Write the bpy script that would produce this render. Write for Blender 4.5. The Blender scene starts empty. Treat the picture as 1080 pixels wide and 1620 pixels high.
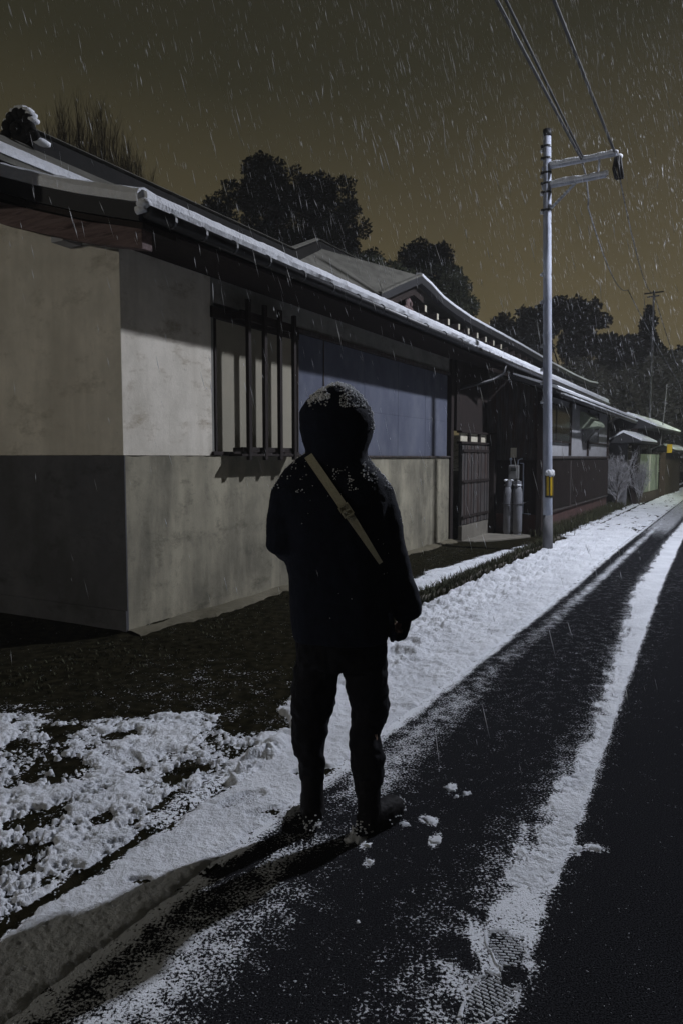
import bpy, bmesh, math, random
import numpy as np
from mathutils import Vector, Matrix, noise as mnoise
R = math.radians
rng = np.random.default_rng(7); random.seed(7)
scene = bpy.context.scene
COL = scene.collection

# ------------------------------------------------------------------ camera
cam_d = bpy.data.cameras.new('camera'); cam = bpy.data.objects.new('camera', cam_d); COL.objects.link(cam)
cam_d.sensor_fit = 'VERTICAL'; cam_d.sensor_height = 36; cam_d.lens = 25.47
cam_d.clip_end = 1000; cam_d.clip_start = 0.05
cam.location = (0, 0, 1.5); cam.rotation_euler = (R(90 - 4.29), 0, 0)
scene.camera = cam

# ------------------------------------------------------------------ sky: night cloud glowing over the town
world = bpy.data.worlds.new('World'); scene.world = world; world.use_nodes = True
wn = world.node_tree; wn.nodes.clear()
wo = wn.nodes.new('ShaderNodeOutputWorld'); bg = wn.nodes.new('ShaderNodeBackground')
tc = wn.nodes.new('ShaderNodeTexCoord'); sx = wn.nodes.new('ShaderNodeSeparateXYZ')
ad = wn.nodes.new('ShaderNodeMath'); ad.operation = 'MULTIPLY_ADD'; ad.inputs[1].default_value = -0.05
rp = wn.nodes.new('ShaderNodeValToRGB')
nz = wn.nodes.new('ShaderNodeTexNoise'); nz.inputs['Scale'].default_value = 1.6; nz.inputs['Detail'].default_value = 3
ns = wn.nodes.new('ShaderNodeMath'); ns.operation = 'MULTIPLY_ADD'; ns.inputs[1].default_value = 0.22; ns.inputs[2].default_value = -0.10
sm = wn.nodes.new('ShaderNodeMath'); sm.operation = 'ADD'
wn.links.new(tc.outputs['Generated'], sx.inputs[0]); wn.links.new(tc.outputs['Generated'], nz.inputs['Vector'])
wn.links.new(sx.outputs['X'], ad.inputs[0]); wn.links.new(sx.outputs['Z'], ad.inputs[2])
wn.links.new(nz.outputs['Fac'], ns.inputs[0]); wn.links.new(ad.outputs[0], sm.inputs[0]); wn.links.new(ns.outputs[0], sm.inputs[1])
yr = wn.nodes.new('ShaderNodeMapRange'); yr.inputs['From Min'].default_value = -.35; yr.inputs['From Max'].default_value = .50; yr.inputs['To Min'].default_value = .10; yr.inputs['To Max'].default_value = 1.0
wn.links.new(sx.outputs['Y'], yr.inputs['Value']); wn.links.new(yr.outputs[0], bg.inputs['Strength'])      # the town glow is ahead; the sky behind is darker
wn.links.new(sm.outputs[0], rp.inputs['Fac']); wn.links.new(rp.outputs['Color'], bg.inputs['Color']); wn.links.new(bg.outputs[0], wo.inputs[0])
cr = rp.color_ramp
cr.elements[0].position = 0.0; cr.elements[0].color = (.128, .103, .053, 1)
cr.elements[1].position = 1.0; cr.elements[1].color = (.012, .012, .010, 1)
for p, c in ((.18, (.106, .086, .044, 1)), (.34, (.066, .055, .030, 1)), (.50, (.029, .027, .016, 1)), (.72, (.016, .016, .012, 1))):
    e = cr.elements.new(p); e.color = c
bg.inputs['Strength'].default_value = 1.0
scene.view_settings.view_transform = 'Standard'; scene.view_settings.look = 'None'
scene.view_settings.exposure = 0.0; scene.view_settings.gamma = 1.0
scene.render.engine = 'CYCLES'
scene.cycles.diffuse_bounces = 2

# ------------------------------------------------------------------ the house frame: x along the street wall, -y to the road
CX, CY, ANG = -1.804, 6.039, R(61.46)
UX, UY = math.cos(ANG), math.sin(ANG)
def W(u, v, z=0.0): return Vector((CX + u * UX - v * UY, CY + u * UY + v * UX, z))

# ------------------------------------------------------------------ helpers
def tag(o, label=None, cat=None, group=None, kind=None):
    if label: o['label'] = label
    if cat: o['category'] = cat
    if group: o['group'] = group
    if kind: o['kind'] = kind
    return o
def empty(name, loc, rz=0.0, parent=None):
    o = bpy.data.objects.new(name, None); COL.objects.link(o); o.location = loc; o.rotation_euler = (0, 0, rz)
    o.empty_display_size = .1
    if parent: o.parent = parent
    return o
class MB:
    def __init__(s): s.v = []; s.f = []
    def add(s, vs, fs):
        b = len(s.v); s.v += [tuple(p) for p in vs]; s.f += [tuple(i + b for i in f) for f in fs]; return s
    def box(s, x0, x1, y0, y1, z0, z1):
        return s.add([(x0,y0,z0),(x1,y0,z0),(x1,y1,z0),(x0,y1,z0),(x0,y0,z1),(x1,y0,z1),(x1,y1,z1),(x0,y1,z1)],
            [(0,3,2,1),(4,5,6,7),(0,1,5,4),(1,2,6,5),(2,3,7,6),(3,0,4,7)])
    def prism(s, poly, axis, a, b):
        # polygon in the two other axes extruded between a and b
        n = len(poly)
        def P(p, t):
            return (t, p[0], p[1]) if axis == 0 else ((p[0], t, p[1]) if axis == 1 else (p[0], p[1], t))
        return s.add([P(p, a) for p in poly] + [P(p, b) for p in poly],
            [tuple(range(n)), tuple(range(2*n-1, n-1, -1))] + [(i, (i+1) % n, (i+1) % n + n, i + n)[::-1] for i in range(n)])
    def tube(s, pts, r, n=10, cap=True):
        pts = [Vector(p) for p in pts]; rr = r if isinstance(r, (list, tuple)) else [r] * len(pts)
        up = None; rings = []
        for i, p in enumerate(pts):
            d = (pts[min(i+1, len(pts)-1)] - pts[max(i-1, 0)]).normalized()
            if up is None:
                up = d.orthogonal().normalized()
            up = (up - d * up.dot(d)).normalized(); sd = d.cross(up)
            rings.append([p + (up * math.cos(2*math.pi*k/n) + sd * math.sin(2*math.pi*k/n)) * rr[i] for k in range(n)])
        vs = [q for rg in rings for q in rg]; fs = []
        for i in range(len(pts) - 1):
            for k in range(n):
                fs.append((i*n+k, i*n+(k+1) % n, (i+1)*n+(k+1) % n, (i+1)*n+k))
        if cap: fs += [tuple(range(n))[::-1], tuple(range((len(pts)-1)*n, len(pts)*n))]
        return s.add(vs, fs)
    def ell(s, c, r, n=12, m=8, rot=None):
        vs = []; fs = []
        for i in range(m + 1):
            th = math.pi * i / m
            for k in range(n):
                ph = 2*math.pi*k/n
                q = Vector((r[0]*math.sin(th)*math.cos(ph), r[1]*math.sin(th)*math.sin(ph), r[2]*math.cos(th)))
                if rot: q = rot @ q
                vs.append(Vector(c) + q)
        for i in range(m):
            for k in range(n):
                fs.append((i*n+k, (i+1)*n+k, (i+1)*n+(k+1) % n, i*n+(k+1) % n))
        return s.add(vs, fs)
    def loft(s, rings, n=24, cap=True):
        # rings: (cx, cy, z, hw, hd[, tilt_y per x])
        vs = []; fs = []
        for rg in rings:
            cx, cy, z, hw, hd = rg[:5]; tx = rg[5] if len(rg) > 5 else 0; ty = rg[6] if len(rg) > 6 else 0
            for k in range(n):
                a = 2*math.pi*k/n; ca, sa = math.cos(a), math.sin(a)
                e = .85
                x = math.copysign(abs(ca)**e, ca)*hw; y = math.copysign(abs(sa)**e, sa)*hd
                vs.append((cx + x, cy + y, z + tx*x + ty*y))
        m = len(rings)
        for i in range(m-1):
            for k in range(n):
                fs.append((i*n+k, i*n+(k+1) % n, (i+1)*n+(k+1) % n, (i+1)*n+k))
        if cap: fs += [tuple(range(n))[::-1], tuple(range((m-1)*n, m*n))]
        return s.add(vs, fs)
    def build(s, name, mat, parent=None, bevel=0, smooth=False, label=None):
        me = bpy.data.meshes.new(name); me.from_pydata(s.v, [], s.f)
        bm = bmesh.new(); bm.from_mesh(me); bmesh.ops.recalc_face_normals(bm, faces=bm.faces); bm.to_mesh(me); bm.free()
        me.materials.append(mat)
        if smooth: me.polygons.foreach_set('use_smooth', [True]*len(me.polygons))
        o = bpy.data.objects.new(name, me); COL.objects.link(o)
        if parent: o.parent = parent
        if label: o['label'] = label
        if bevel:
            b = o.modifiers.new('bevel', 'BEVEL'); b.width = bevel; b.segments = 2; b.limit_method = 'ANGLE'
        return o
def np_mesh(name, verts, faces, mat, parent=None, smooth=False, attrs=None):
    me = bpy.data.meshes.new(name); nf, k = faces.shape
    me.vertices.add(len(verts)); me.vertices.foreach_set('co', np.ascontiguousarray(verts, dtype=np.float32).ravel())
    me.loops.add(nf*k); me.loops.foreach_set('vertex_index', np.ascontiguousarray(faces, dtype=np.int32).ravel())
    me.polygons.add(nf); me.polygons.foreach_set('loop_start', np.arange(0, nf*k, k, dtype=np.int32))
    if smooth: me.polygons.foreach_set('use_smooth', np.ones(nf, dtype=bool))
    for an, av in (attrs or {}).items():
        a = me.attributes.new(an, 'FLOAT', 'POINT'); a.data.foreach_set('value', av.astype(np.float32))
    me.materials.append(mat); me.update(calc_edges=True); me.validate()
    o = bpy.data.objects.new(name, me); COL.objects.link(o)
    if parent: o.parent = parent
    return o

# ---- materials
def nodes_of(m):
    m.use_nodes = True; nt = m.node_tree; return nt, nt.nodes, nt.links
def mat(name, col, rough=.8, var=None, vscale=3.0, bump=.0, bscale=60, metal=0, spec=.3, stretch=(1,1,1), vdetail=5, var2=None, v2scale=.7, v2pos=(.45,.65), emit=None, estr=0):
    m = bpy.data.materials.new(name); nt, N, L = nodes_of(m); b = N['Principled BSDF']
    b.inputs['Base Color'].default_value = (*col, 1); b.inputs['Roughness'].default_value = rough
    b.inputs['Metallic'].default_value = metal; b.inputs['Specular IOR Level'].default_value = spec
    t = N.new('ShaderNodeTexCoord'); mp = N.new('ShaderNodeMapping'); mp.inputs['Scale'].default_value = stretch
    L.new(t.outputs['Object'], mp.inputs[0])
    out = None
    if var:
        n = N.new('ShaderNodeTexNoise'); n.inputs['Scale'].default_value = vscale; n.inputs['Detail'].default_value = vdetail; n.inputs['Roughness'].default_value = .65
        r = N.new('ShaderNodeValToRGB'); r.color_ramp.elements[0].position = .35; r.color_ramp.elements[1].position = .68
        r.color_ramp.elements[0].color = (*col, 1); r.color_ramp.elements[1].color = (*var, 1)
        L.new(mp.outputs[0], n.inputs['Vector']); L.new(n.outputs['Fac'], r.inputs[0]); out = r.outputs[0]
        if var2:
            n2 = N.new('ShaderNodeTexNoise'); n2.inputs['Scale'].default_value = v2scale; n2.inputs['Detail'].default_value = 6; n2.inputs['Roughness'].default_value = .7
            m2 = N.new('ShaderNodeMapRange'); m2.inputs['From Min'].default_value = v2pos[0]; m2.inputs['From Max'].default_value = v2pos[1]
            mx = N.new('ShaderNodeMix'); mx.data_type = 'RGBA'; mx.inputs['B'].default_value = (*var2, 1)
            L.new(mp.outputs[0], n2.inputs['Vector']); L.new(n2.outputs['Fac'], m2.inputs['Value']); L.new(m2.outputs[0], mx.inputs['Factor'])
            L.new(out, mx.inputs['A']); out = mx.outputs['Result']
        L.new(out, b.inputs['Base Color'])
    if bump:
        n = N.new('ShaderNodeTexNoise'); n.inputs['Scale'].default_value = bscale; n.inputs['Detail'].default_value = 6
        bp = N.new('ShaderNodeBump'); bp.inputs['Strength'].default_value = bump; bp.inputs['Distance'].default_value = .01
        L.new(mp.outputs[0], n.inputs['Vector']); L.new(n.outputs['Fac'], bp.inputs['Height']); L.new(bp.outputs[0], b.inputs['Normal'])
    if emit:
        b.inputs['Emission Color'].default_value = (*emit, 1); b.inputs['Emission Strength'].default_value = estr
    return m
M = {}
M['snow'] = mat('snow', (.74,.76,.80), .9, (.82,.83,.86), 9, .6, 90, spec=.2)
M['roof_snow'] = mat('roof_snow', (.70,.72,.76), .9, (.80,.81,.84), 12, .8, 45, spec=.2)
M['dim_snow'] = mat('dim_dusted_tiles', (.15,.145,.125), .9, (.09,.087,.075), 5, .4, 60, spec=.1)  # dusting on dark tile; the slopes' dimness is put into this colour
M['plaster'] = mat('white_plaster', (.80,.79,.76), .92, (.66,.65,.60), 2.2, .25, 30, var2=(.30,.25,.18), v2scale=3.2, v2pos=(.60,.80))
def wall_mat(name, a, b_, stain, streak, sc=1.0, st=.5, rgh=.92):
    m = bpy.data.materials.new(name); nt, N, L = nodes_of(m); b = N['Principled BSDF']; b.inputs['Roughness'].default_value = rgh; b.inputs['Specular IOR Level'].default_value = .05
    t = N.new('ShaderNodeTexCoord')
    def noise(scale, stretch, det=6, rg=.65):
        mp = N.new('ShaderNodeMapping'); mp.inputs['Scale'].default_value = stretch; n = N.new('ShaderNodeTexNoise')
        n.inputs['Scale'].default_value = scale; n.inputs['Detail'].default_value = det; n.inputs['Roughness'].default_value = rg
        L.new(t.outputs['Object'], mp.inputs[0]); L.new(mp.outputs[0], n.inputs['Vector']); return n.outputs['Fac']
    def mixin(prev, fac, lo, hi, col, k):
        r = N.new('ShaderNodeMapRange'); r.inputs['From Min'].default_value = lo; r.inputs['From Max'].default_value = hi; r.inputs['To Max'].default_value = k
        x = N.new('ShaderNodeMix'); x.data_type = 'RGBA'; x.inputs['B'].default_value = (*col, 1); L.new(fac, r.inputs['Value']); L.new(r.outputs[0], x.inputs['Factor'])
        if isinstance(prev, tuple): x.inputs['A'].default_value = (*prev, 1)
        else: L.new(prev, x.inputs['A'])
        return x.outputs['Result']
    c = mixin(a, noise(1.3*sc, (1,1,1), 5), .38, .62, b_, 1)
    c = mixin(c, noise(2.6*sc, (1,1,.18), 4), .44, .66, streak, st)
    c = mixin(c, noise(1.7*sc, (1,1,2.0), 8, .75), .54, .70, stain, .85)
    c = mixin(c, noise(26, (1,1,1), 4), .66, .74, stain, .5)
    c = mixin(c, noise(7*sc, (1,1,.7), 8, .8), .52, .70, b_, .7)
    L.new(c, b.inputs['Base Color'])
    bp = N.new('ShaderNodeBump'); bp.inputs['Strength'].default_value = .35; bp.inputs['Distance'].default_value = .008
    L.new(noise(24, (1,1,1), 7, .7), bp.inputs['Height']); L.new(bp.outputs[0], b.inputs['Normal']); return m
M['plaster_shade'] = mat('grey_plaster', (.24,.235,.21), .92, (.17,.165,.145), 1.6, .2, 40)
M['mortar'] = mat('mortar', (.33,.32,.26), .93, (.20,.195,.16), 1.1, .3, 45, var2=(.44,.41,.31), v2scale=.9, v2pos=(.5,.75), stretch=(1,1,.7))
M['side_upper'] = mat('side_plaster', (.52,.53,.53), .92, (.42,.43,.43), 1.2, .2, 40, var2=(.33,.33,.30), v2scale=.8)
M['side_lower'] = mat('side_mortar', (.17,.17,.175), .93, (.10,.10,.10), 1.3, .3, 45, stretch=(1,1.6,.5))
M['plaster'] = wall_mat('stained_plaster', (.76,.71,.62), (.60,.56,.48), (.30,.24,.16), (.48,.44,.36), 1.4, .5)
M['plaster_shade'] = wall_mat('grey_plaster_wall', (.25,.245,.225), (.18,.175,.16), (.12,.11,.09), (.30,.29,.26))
M['mortar'] = wall_mat('mortar_wall', (.27,.25,.19), (.15,.14,.11), (.085,.08,.06), (.42,.385,.29), 1.0, .65)
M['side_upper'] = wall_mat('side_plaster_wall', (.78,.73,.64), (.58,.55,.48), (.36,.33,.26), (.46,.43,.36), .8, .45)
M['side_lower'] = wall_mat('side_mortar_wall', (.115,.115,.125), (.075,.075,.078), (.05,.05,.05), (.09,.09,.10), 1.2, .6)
M['window_fill'] = mat('window_board', (.33,.30,.23), .85, (.29,.27,.21), 3, .1, 60)
M['blue'] = mat('blue_panel', (.118,.128,.168), .8, (.090,.098,.132), 1.2, .08, 30, spec=.05, var2=(.145,.155,.19), v2scale=2.0, stretch=(1,1,.5))
M['wood'] = mat('dark_wood', (.014,.010,.009), .85, (.028,.019,.016), 5, .5, 25, stretch=(6,6,.6))
M['woodh'] = mat('dark_wood_beam', (.016,.012,.011), .85, (.032,.022,.018), 5, .5, 25, stretch=(.6,6,6))
M['redwood'] = mat('red_brown_wood', (.17,.120,.115), .8, (.09,.058,.055), 6, .5, 22, stretch=(5,.6,6), var2=(.05,.03,.028), v2scale=2.5, v2pos=(.55,.62))
M['oldwood'] = mat('weathered_planks', (.032,.029,.028), .9, (.095,.088,.085), 6, .6, 30, stretch=(5,5,.5), var2=(.055,.032,.025), v2scale=2)
M['tile'] = mat('black_tile', (.022,.022,.024), .7, (.02,.02,.022), 8, .3, 30, spec=.4)
M['ridge_tile'] = mat('ridge_tile', (.008,.008,.008), .8, (.014,.013,.012), 9, .3, 30, spec=.1)
M['gutter'] = mat('gutter_metal', (.035,.036,.04), .45, (.02,.02,.022), 8, .05, 30, spec=.5)
M['concrete'] = mat('concrete', (.20,.185,.155), .92, (.12,.11,.09), 3, .4, 50)
M['redbase'] = mat('red_mortar', (.11,.058,.052), .92, (.07,.04,.035), 3, .3, 50)
M['white_board'] = mat('white_board', (.42,.42,.44), .85, (.34,.34,.355), 4, .1, 50)
M['cream'] = mat('cream_panel', (.62,.58,.46), .8, (.5,.46,.36), 5, .05, 50)
M['glass'] = mat('dark_glass', (.03,.035,.035), .2, spec=.5)
M['pole'] = mat('galvanised_pole', (.46,.50,.60), .6, (.34,.37,.45), 4, .05, 60, metal=.0, stretch=(3,3,.6), var2=(.54,.57,.66), v2scale=3)
M['black'] = mat('black_rubber', (.012,.012,.014), .6)
M['footing'] = wall_mat('footing', (.15,.135,.10), (.09,.08,.055), (.05,.045,.03), (.13,.12,.09))
M['yellow'] = mat('yellow_plate', (.60,.40,.02), .5, (.5,.32,.02), 6)
M['cable'] = mat('cable', (.05,.05,.055), .6)
M['snowy_cable'] = mat('snowy_cable', (.045,.045,.05), .7, (.38,.39,.42), 5, vdetail=2)
M['cyl'] = mat('grey_cylinder_paint', (.24,.245,.27), .5, (.18,.185,.20), 4, .05, 60)
M['meterm'] = mat('meter_paint', (.22,.22,.215), .5, (.16,.16,.155), 12)
M['greywall'] = mat('grey_block_wall', (.19,.19,.20), .9, (.13,.13,.14), 3, .3, 40)
M['greenwall'] = mat('pale_green_wall', (.30,.335,.25), .9, (.20,.23,.175), 2, .2, 40)
M['brick'] = mat('brick_base', (.07,.05,.03), .9, (.045,.032,.02), 6, .4, 40)
def leaf_mat(name, a, b_, sn, lo):
    m = mat(name, a, .8, b_, 1.0, spec=.08); nt = m.node_tree; N, L = nt.nodes, nt.links; b = N['Principled BSDF']
    src = b.inputs['Base Color'].links[0].from_socket
    g = N.new('ShaderNodeNewGeometry'); sxx = N.new('ShaderNodeSeparateXYZ'); ab = N.new('ShaderNodeMath'); ab.operation = 'ABSOLUTE'
    n = N.new('ShaderNodeTexNoise'); n.inputs['Scale'].default_value = 2.2; t = N.new('ShaderNodeTexCoord'); L.new(t.outputs['Object'], n.inputs['Vector'])
    mu = N.new('ShaderNodeMath'); mu.operation = 'MULTIPLY'; r = N.new('ShaderNodeMapRange'); r.inputs['From Min'].default_value = lo; r.inputs['From Max'].default_value = lo+.08
    x = N.new('ShaderNodeMix'); x.data_type = 'RGBA'; x.inputs['B'].default_value = (*sn, 1)
    L.new(g.outputs['True Normal'], sxx.inputs[0]); L.new(sxx.outputs['Z'], ab.inputs[0]); L.new(ab.outputs[0], mu.inputs[0]); L.new(n.outputs['Fac'], mu.inputs[1])
    L.new(mu.outputs[0], r.inputs['Value']); L.new(r.outputs[0], x.inputs['Factor']); L.new(src, x.inputs['A']); L.new(x.outputs['Result'], b.inputs['Base Color']); return m
M['leaf'] = leaf_mat('evergreen_leaf', (.016,.019,.011), (.052,.056,.034), (.34,.35,.35), .455)
M['leaf2'] = leaf_mat('hill_leaf', (.050,.048,.034), (.125,.120,.092), (.42,.42,.40), .42)
M['bark'] = mat('bark', (.05,.038,.028), .9, (.03,.024,.018), 6, .5, 20)
M['twig'] = mat('twig', (.085,.062,.036), .9, (.06,.045,.026), 6)
M['twig_snow'] = mat('snowy_twig', (.16,.15,.15), .9, (.40,.40,.42), 8, spec=.1)
M['grass'] = mat('grass_blade', (.028,.035,.014), .8, (.05,.045,.02), 9)

# ------------------------------------------------------------------ numpy noise
_perm = rng.permutation(256)
def _h(ix, iy, s):
    return _perm[(_perm[(ix + s*57) & 255] + iy + s*13) & 255] / 255.0
def vnoise(x, y, s=0):
    ix = np.floor(x).astype(int); iy = np.floor(y).astype(int); fx = x-ix; fy = y-iy
    fx = fx*fx*fx*(fx*(fx*6-15)+10); fy = fy*fy*fy*(fy*(fy*6-15)+10)
    a = _h(ix, iy, s); b = _h(ix+1, iy, s); c = _h(ix, iy+1, s); d = _h(ix+1, iy+1, s)
    return (a*(1-fx)+b*fx)*(1-fy)+(c*(1-fx)+d*fx)*fy
def fbm(x, y, f, o=4, s=0, g=.5):
    r = 0; a = 1; t = 0
    for i in range(o):
        c, sn = math.cos(.6*i+.3), math.sin(.6*i+.3)
        r = r + a*vnoise((x*c - y*sn)*f + 17.3*i, (x*sn + y*c)*f + 9.1*i, s+i); t += a; a *= g; f *= 2.03
    return r/t
def ss(a, b, x):
    t = np.clip((x-a)/(b-a), 0, 1); return t*t*(3-2*t)

# ------------------------------------------------------------------ where the snow lies (u along the wall, w out from the wall)
EDGE = 2.85
PRINTS = [ # u, w, heading angle in (u,w), half length, half width, tread
    (-2.37, 2.90, .35, .13, .048, 0), (-2.26, 3.02, .25, .10, .045, 1), (-2.24, 3.13, .2, .12, .045, 0),
    (-2.35, 3.905, -.35, .085, .052, 2), (-2.575, 3.915, .18, .105, .052, 2), (-2.46, 3.955, .2, .045, .040, 0), (-2.43, 3.775, -.9, .085, .05, 0),
    (-2.20, 3.73, -1.2, .08, .03, 0),
    (-1.95, 2.62, .4, .12, .05, 1), (-1.98, 2.80, .9, .12, .05, 1), (-1.62, 2.42, .5, .12, .05, 1),
    (-1.86, 1.72, -1.2, .10, .045, 1), (-1.84, 1.86, -1.2, .10, .045, 1), (-1.55, 2.75, .8, .12, .045, 0), (-2.62, 2.66, 1.1, .045, .02, 0)]
PATCH = [(-2.50, 1.96, .16, .14), (-2.69, 2.12, .14, .13), (-2.37, 2.47, .10, .05), (-2.10, 2.36, .10, .08), (-1.80, 2.2, .12, .10),
         (-2.05, 1.62, .12, .10), (-2.22, 1.75, .07, .07), (-1.62, 1.6, .12, .08), (-1.75, 1.25, .12, .10), (-2.15, 1.1, .10, .1),
         (-2.9, 1.4, .2, .2), (-1.9, 2.0, .10, .05), (-2.35, 2.2, .06, .05)]
def snow_fields(u, w):
    n1 = fbm(u, w, 3.2, 5, 1, .6); n2 = fbm(u, w, 11, 4, 7, .6); n3 = fbm(u, w, 38, 3, 12, .6); nb = fbm(u, w, 1.1, 3, 20)
    n4 = fbm(u, w, 85, 2, 30); n3 = .5*n3 + .5*n4
    thick = np.full_like(u, -0.03); dens = np.zeros_like(u)
    def put(c, t, d):   # coverage c 0..1, thickness t, shader density d
        nonlocal thick, dens
        thick = np.maximum(thick, -0.03 + (t + .03)*c); dens = np.maximum(dens, d)
    # smooth band beside the asphalt, running the whole street
    win = np.interp(u, [-3.2, -1.6, -1.2, -.9, .2, 2.4, 7.5, 10, 20, 40], [2.47, 2.47, 2.44, 2.1, 1.95, 1.70, 1.72, 1.75, 1.85, 2.1])
    e = EDGE + (n2-.5)*.05 - np.interp(u, [-3, 4, 8, 14], [0, 0, .06, .05])
    c = ss(win-.03, win+.06, w + (n2-.5)*.08) * (1-ss(e-.07, e+.01, w + (n3-.5)*.05))
    lum = ss(.35, .75, n2)*np.interp(u, [-3, -1.6, -1, .5, 6, 14], [.003, .008, .016, .042, .042, .03]) * (1 - .6*ss(2.25, 2.55, w))
    foot = ss(.52, .66, fbm(u, w, 5, 2, 44))*.010
    c = c*(1 - ss(8, 13, u)*ss(.50, .60, .5*n1+.5*n2)*.9)
    put(c, np.interp(u, [-3, -1.3, -.6], [.008, .010, .015]) + lum + (n3-.5)*.014*(1+.6*ss(-1.5,.5,u)) - foot*ss(0, 1, u+1.6), c)
    dens = np.maximum(dens, .75*np.exp(-((w-e)/.05)**2))
    # dark joint between the band and the rough snow
    # rough trodden snow on the earth in front of the corner
    ub = np.interp(w, [0, .35, .7, 1.15, 1.38, 1.7, 2.1, 2.4, 2.6], [-1.75, -1.6, -1.5, -1.52, -1.38, -1.08, -1.22, -1.05, -1.0]) + (nb-.5)*.4 + (n1-.5)*.35
    reg = (1-ss(ub-.16, ub+.06, u)) * (1-ss(2.40, 2.46, w + .0*n2))
    holes = np.ones_like(u)
    for (pu, pw, a, b) in PATCH:
        d = np.sqrt(((u-pu)/a)**2 + ((w-pw)/b)**2) + (n2-.5)*1.6 + (n1-.5)*1.4 + (n3-.5)*1.6
        holes *= ss(.55, 1.25, d)
    wd = np.interp(w, [0, .5, 1.0, 1.6], [.16, .10, .03, 0])
    c = reg*holes*ss(.42+wd, .53+wd, .34*n1 + .28*n2 + .38*n3 + .05*nb)
    put(c, .002 + .013*ss(.35, .75, n2) + .020*(n3-.5) + .008*ss(.5, .7, n1), np.clip(reg*holes*(.25+.75*c), 0, 1)*.92)
    # broken ridge of snow at the joint
    rb = np.exp(-((w-2.42)/.10)**2)*(1-ss(-1.3, -1.0, u))*ss(-2.45, -2.2, u); put(rb*ss(.42, .6, n1*.5+n2*.5), .04 + .02*n2, rb*.6)
    # thin strip inside the kerb
    wi = np.interp(u, [2, 4.3, 5.5, 7.5, 8.6], [1.18, .95, 1.0, 1.25, 1.45])
    c = ss(wi-.10, wi+.10, w + (n1-.5)*.25) * (1-ss(1.44, 1.50, w)) * ss(1.5, 2.5, u) * (1-ss(8.2, 8.8, u))
    put(c*ss(.32, .42, n1*.6+n2*.4), .010 + .015*n2, c)
    put(.0*c, 0, .25*c)
    # beyond the gate the verge under the wall
    c = ss(1.3, 1.7, w + (n1-.5)*.3)*(1-ss(1.75, 1.8, w))*ss(9.0, 10.0, u); put(c*ss(.4, .55, n2), .015, c*.5)
    # --- on the asphalt
    on = ss(EDGE-.01, EDGE+.03, w)
    # ridge between the wheel tracks
    wr = np.interp(u, [-3.4, -2.6, -2.1, -1.0, 0, 4.5, 11, 40], [4.02, 4.0, 3.965, 3.935, 3.90, 3.75, 3.62, 3.6])
    wl = np.interp(u, [-3.4, -2.4, -2.0, -1.5, -.8, .5, 4.5, 11, 40], [3.70, 3.72, 3.78, 3.82, 3.83, 3.78, 3.50, 3.42, 3.4])
    fade = np.interp(u, [-3.4, -2.7, -2.35, -1.8], [.25, .45, .7, 1])*(1 - (1-ss(-2.3, -1.8, u))*ss(.50, .62, n1*.5+n2*.5)*.8)
    c = ss(wl-.06, wl+.05, w + (n2-.5)*.16 + (n3-.5)*.14 + (n1-.5)*.10) * (1-ss(wr-.012, wr+.02, w + (n2-.5)*.04 + (n3-.5)*.03))
    put(c*fade*ss(.34, .46, n1*.3+n2*.3+n3*.4 + .12*np.clip(u+2.0, 0, 1)), .001 + .009*n2 + .010*(n3-.5), c*fade*.95)
    soft = np.interp(u, [-3, -1.5, 0, 5, 12], [.45, .33, .22, .18, .15])
    c = np.exp(-np.clip(wl - w, 0, 9)/soft*1.6)*(1-ss(wr, wr+.05, w))
    dens = np.maximum(dens, on*c*(.40 + .45*(n1-.3)) * (.6+.4*fade))
    c = np.exp(-np.clip(w-wr, 0, 9)/.06); dens = np.maximum(dens, on*c*.35*(w > wr))
    # dusting beside the edge, then dark wheel track
    dc = np.interp(u, [-3.3, -2.5, -1.5, -.6, .4, 2, 5, 10, 20], [3.07, 3.08, 3.04, 3.02, 3.0, 3.03, 3.03, 3.0, 3.0])
    dw = np.interp(u, [-3.3, -2.2, -1.4, -.6, 1, 5, 12], [.24, .20, .20, .17, .11, .08, .09])
    da = np.interp(u, [-3.3, -2.6, -2.2, -1.9, -1.5, -.6, .6, 2.5, 6, 12], [.60, .60, .46, .26, .50, .46, .38, .52, .62, .58])
    c = np.exp(-((w-dc)/dw)**2)*da*(.62 + .75*n1); dens = np.maximum(dens, on*c)
    c = ss(8, 13, u)*(1-ss(3.25, 3.45, w)); dens = np.maximum(dens, on*c*.55)
    dens = np.maximum(dens, (1-on)*(.10+.22*(n1-.4))*(1-ss(-.6, .3, u))*ss(.4, 1.2, w))
    dens = np.maximum(dens, on*(.13 + .16*(n1-.4) + .10*(nb-.4)) * (1-ss(3.95, 4.1, w)*.75))
    # loose clods thrown on the asphalt
    for (pu, pw, a) in ((-1.40, 3.38, .035), (-1.42, 3.46, .025), (-1.47, 3.43, .02), (-1.72, 3.40, .03), (-1.86, 3.47, .035), (-1.80, 3.33, .03),
                        (-2.02, 3.26, .025), (-2.12, 3.33, .02), (-1.62, 4.05, .03), (-1.66, 3.99, .025), (-2.45, 3.45, .012), (-2.0, 3.20, .04)):
        d = np.sqrt(((u-pu)/a)**2 + ((w-pw)/a)**2) + (n3-.5)*2.2 + (n2-.5)*.8; c = 1-ss(.5, 1.3, d)
        put(c*on, .007, c*.9); 
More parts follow.
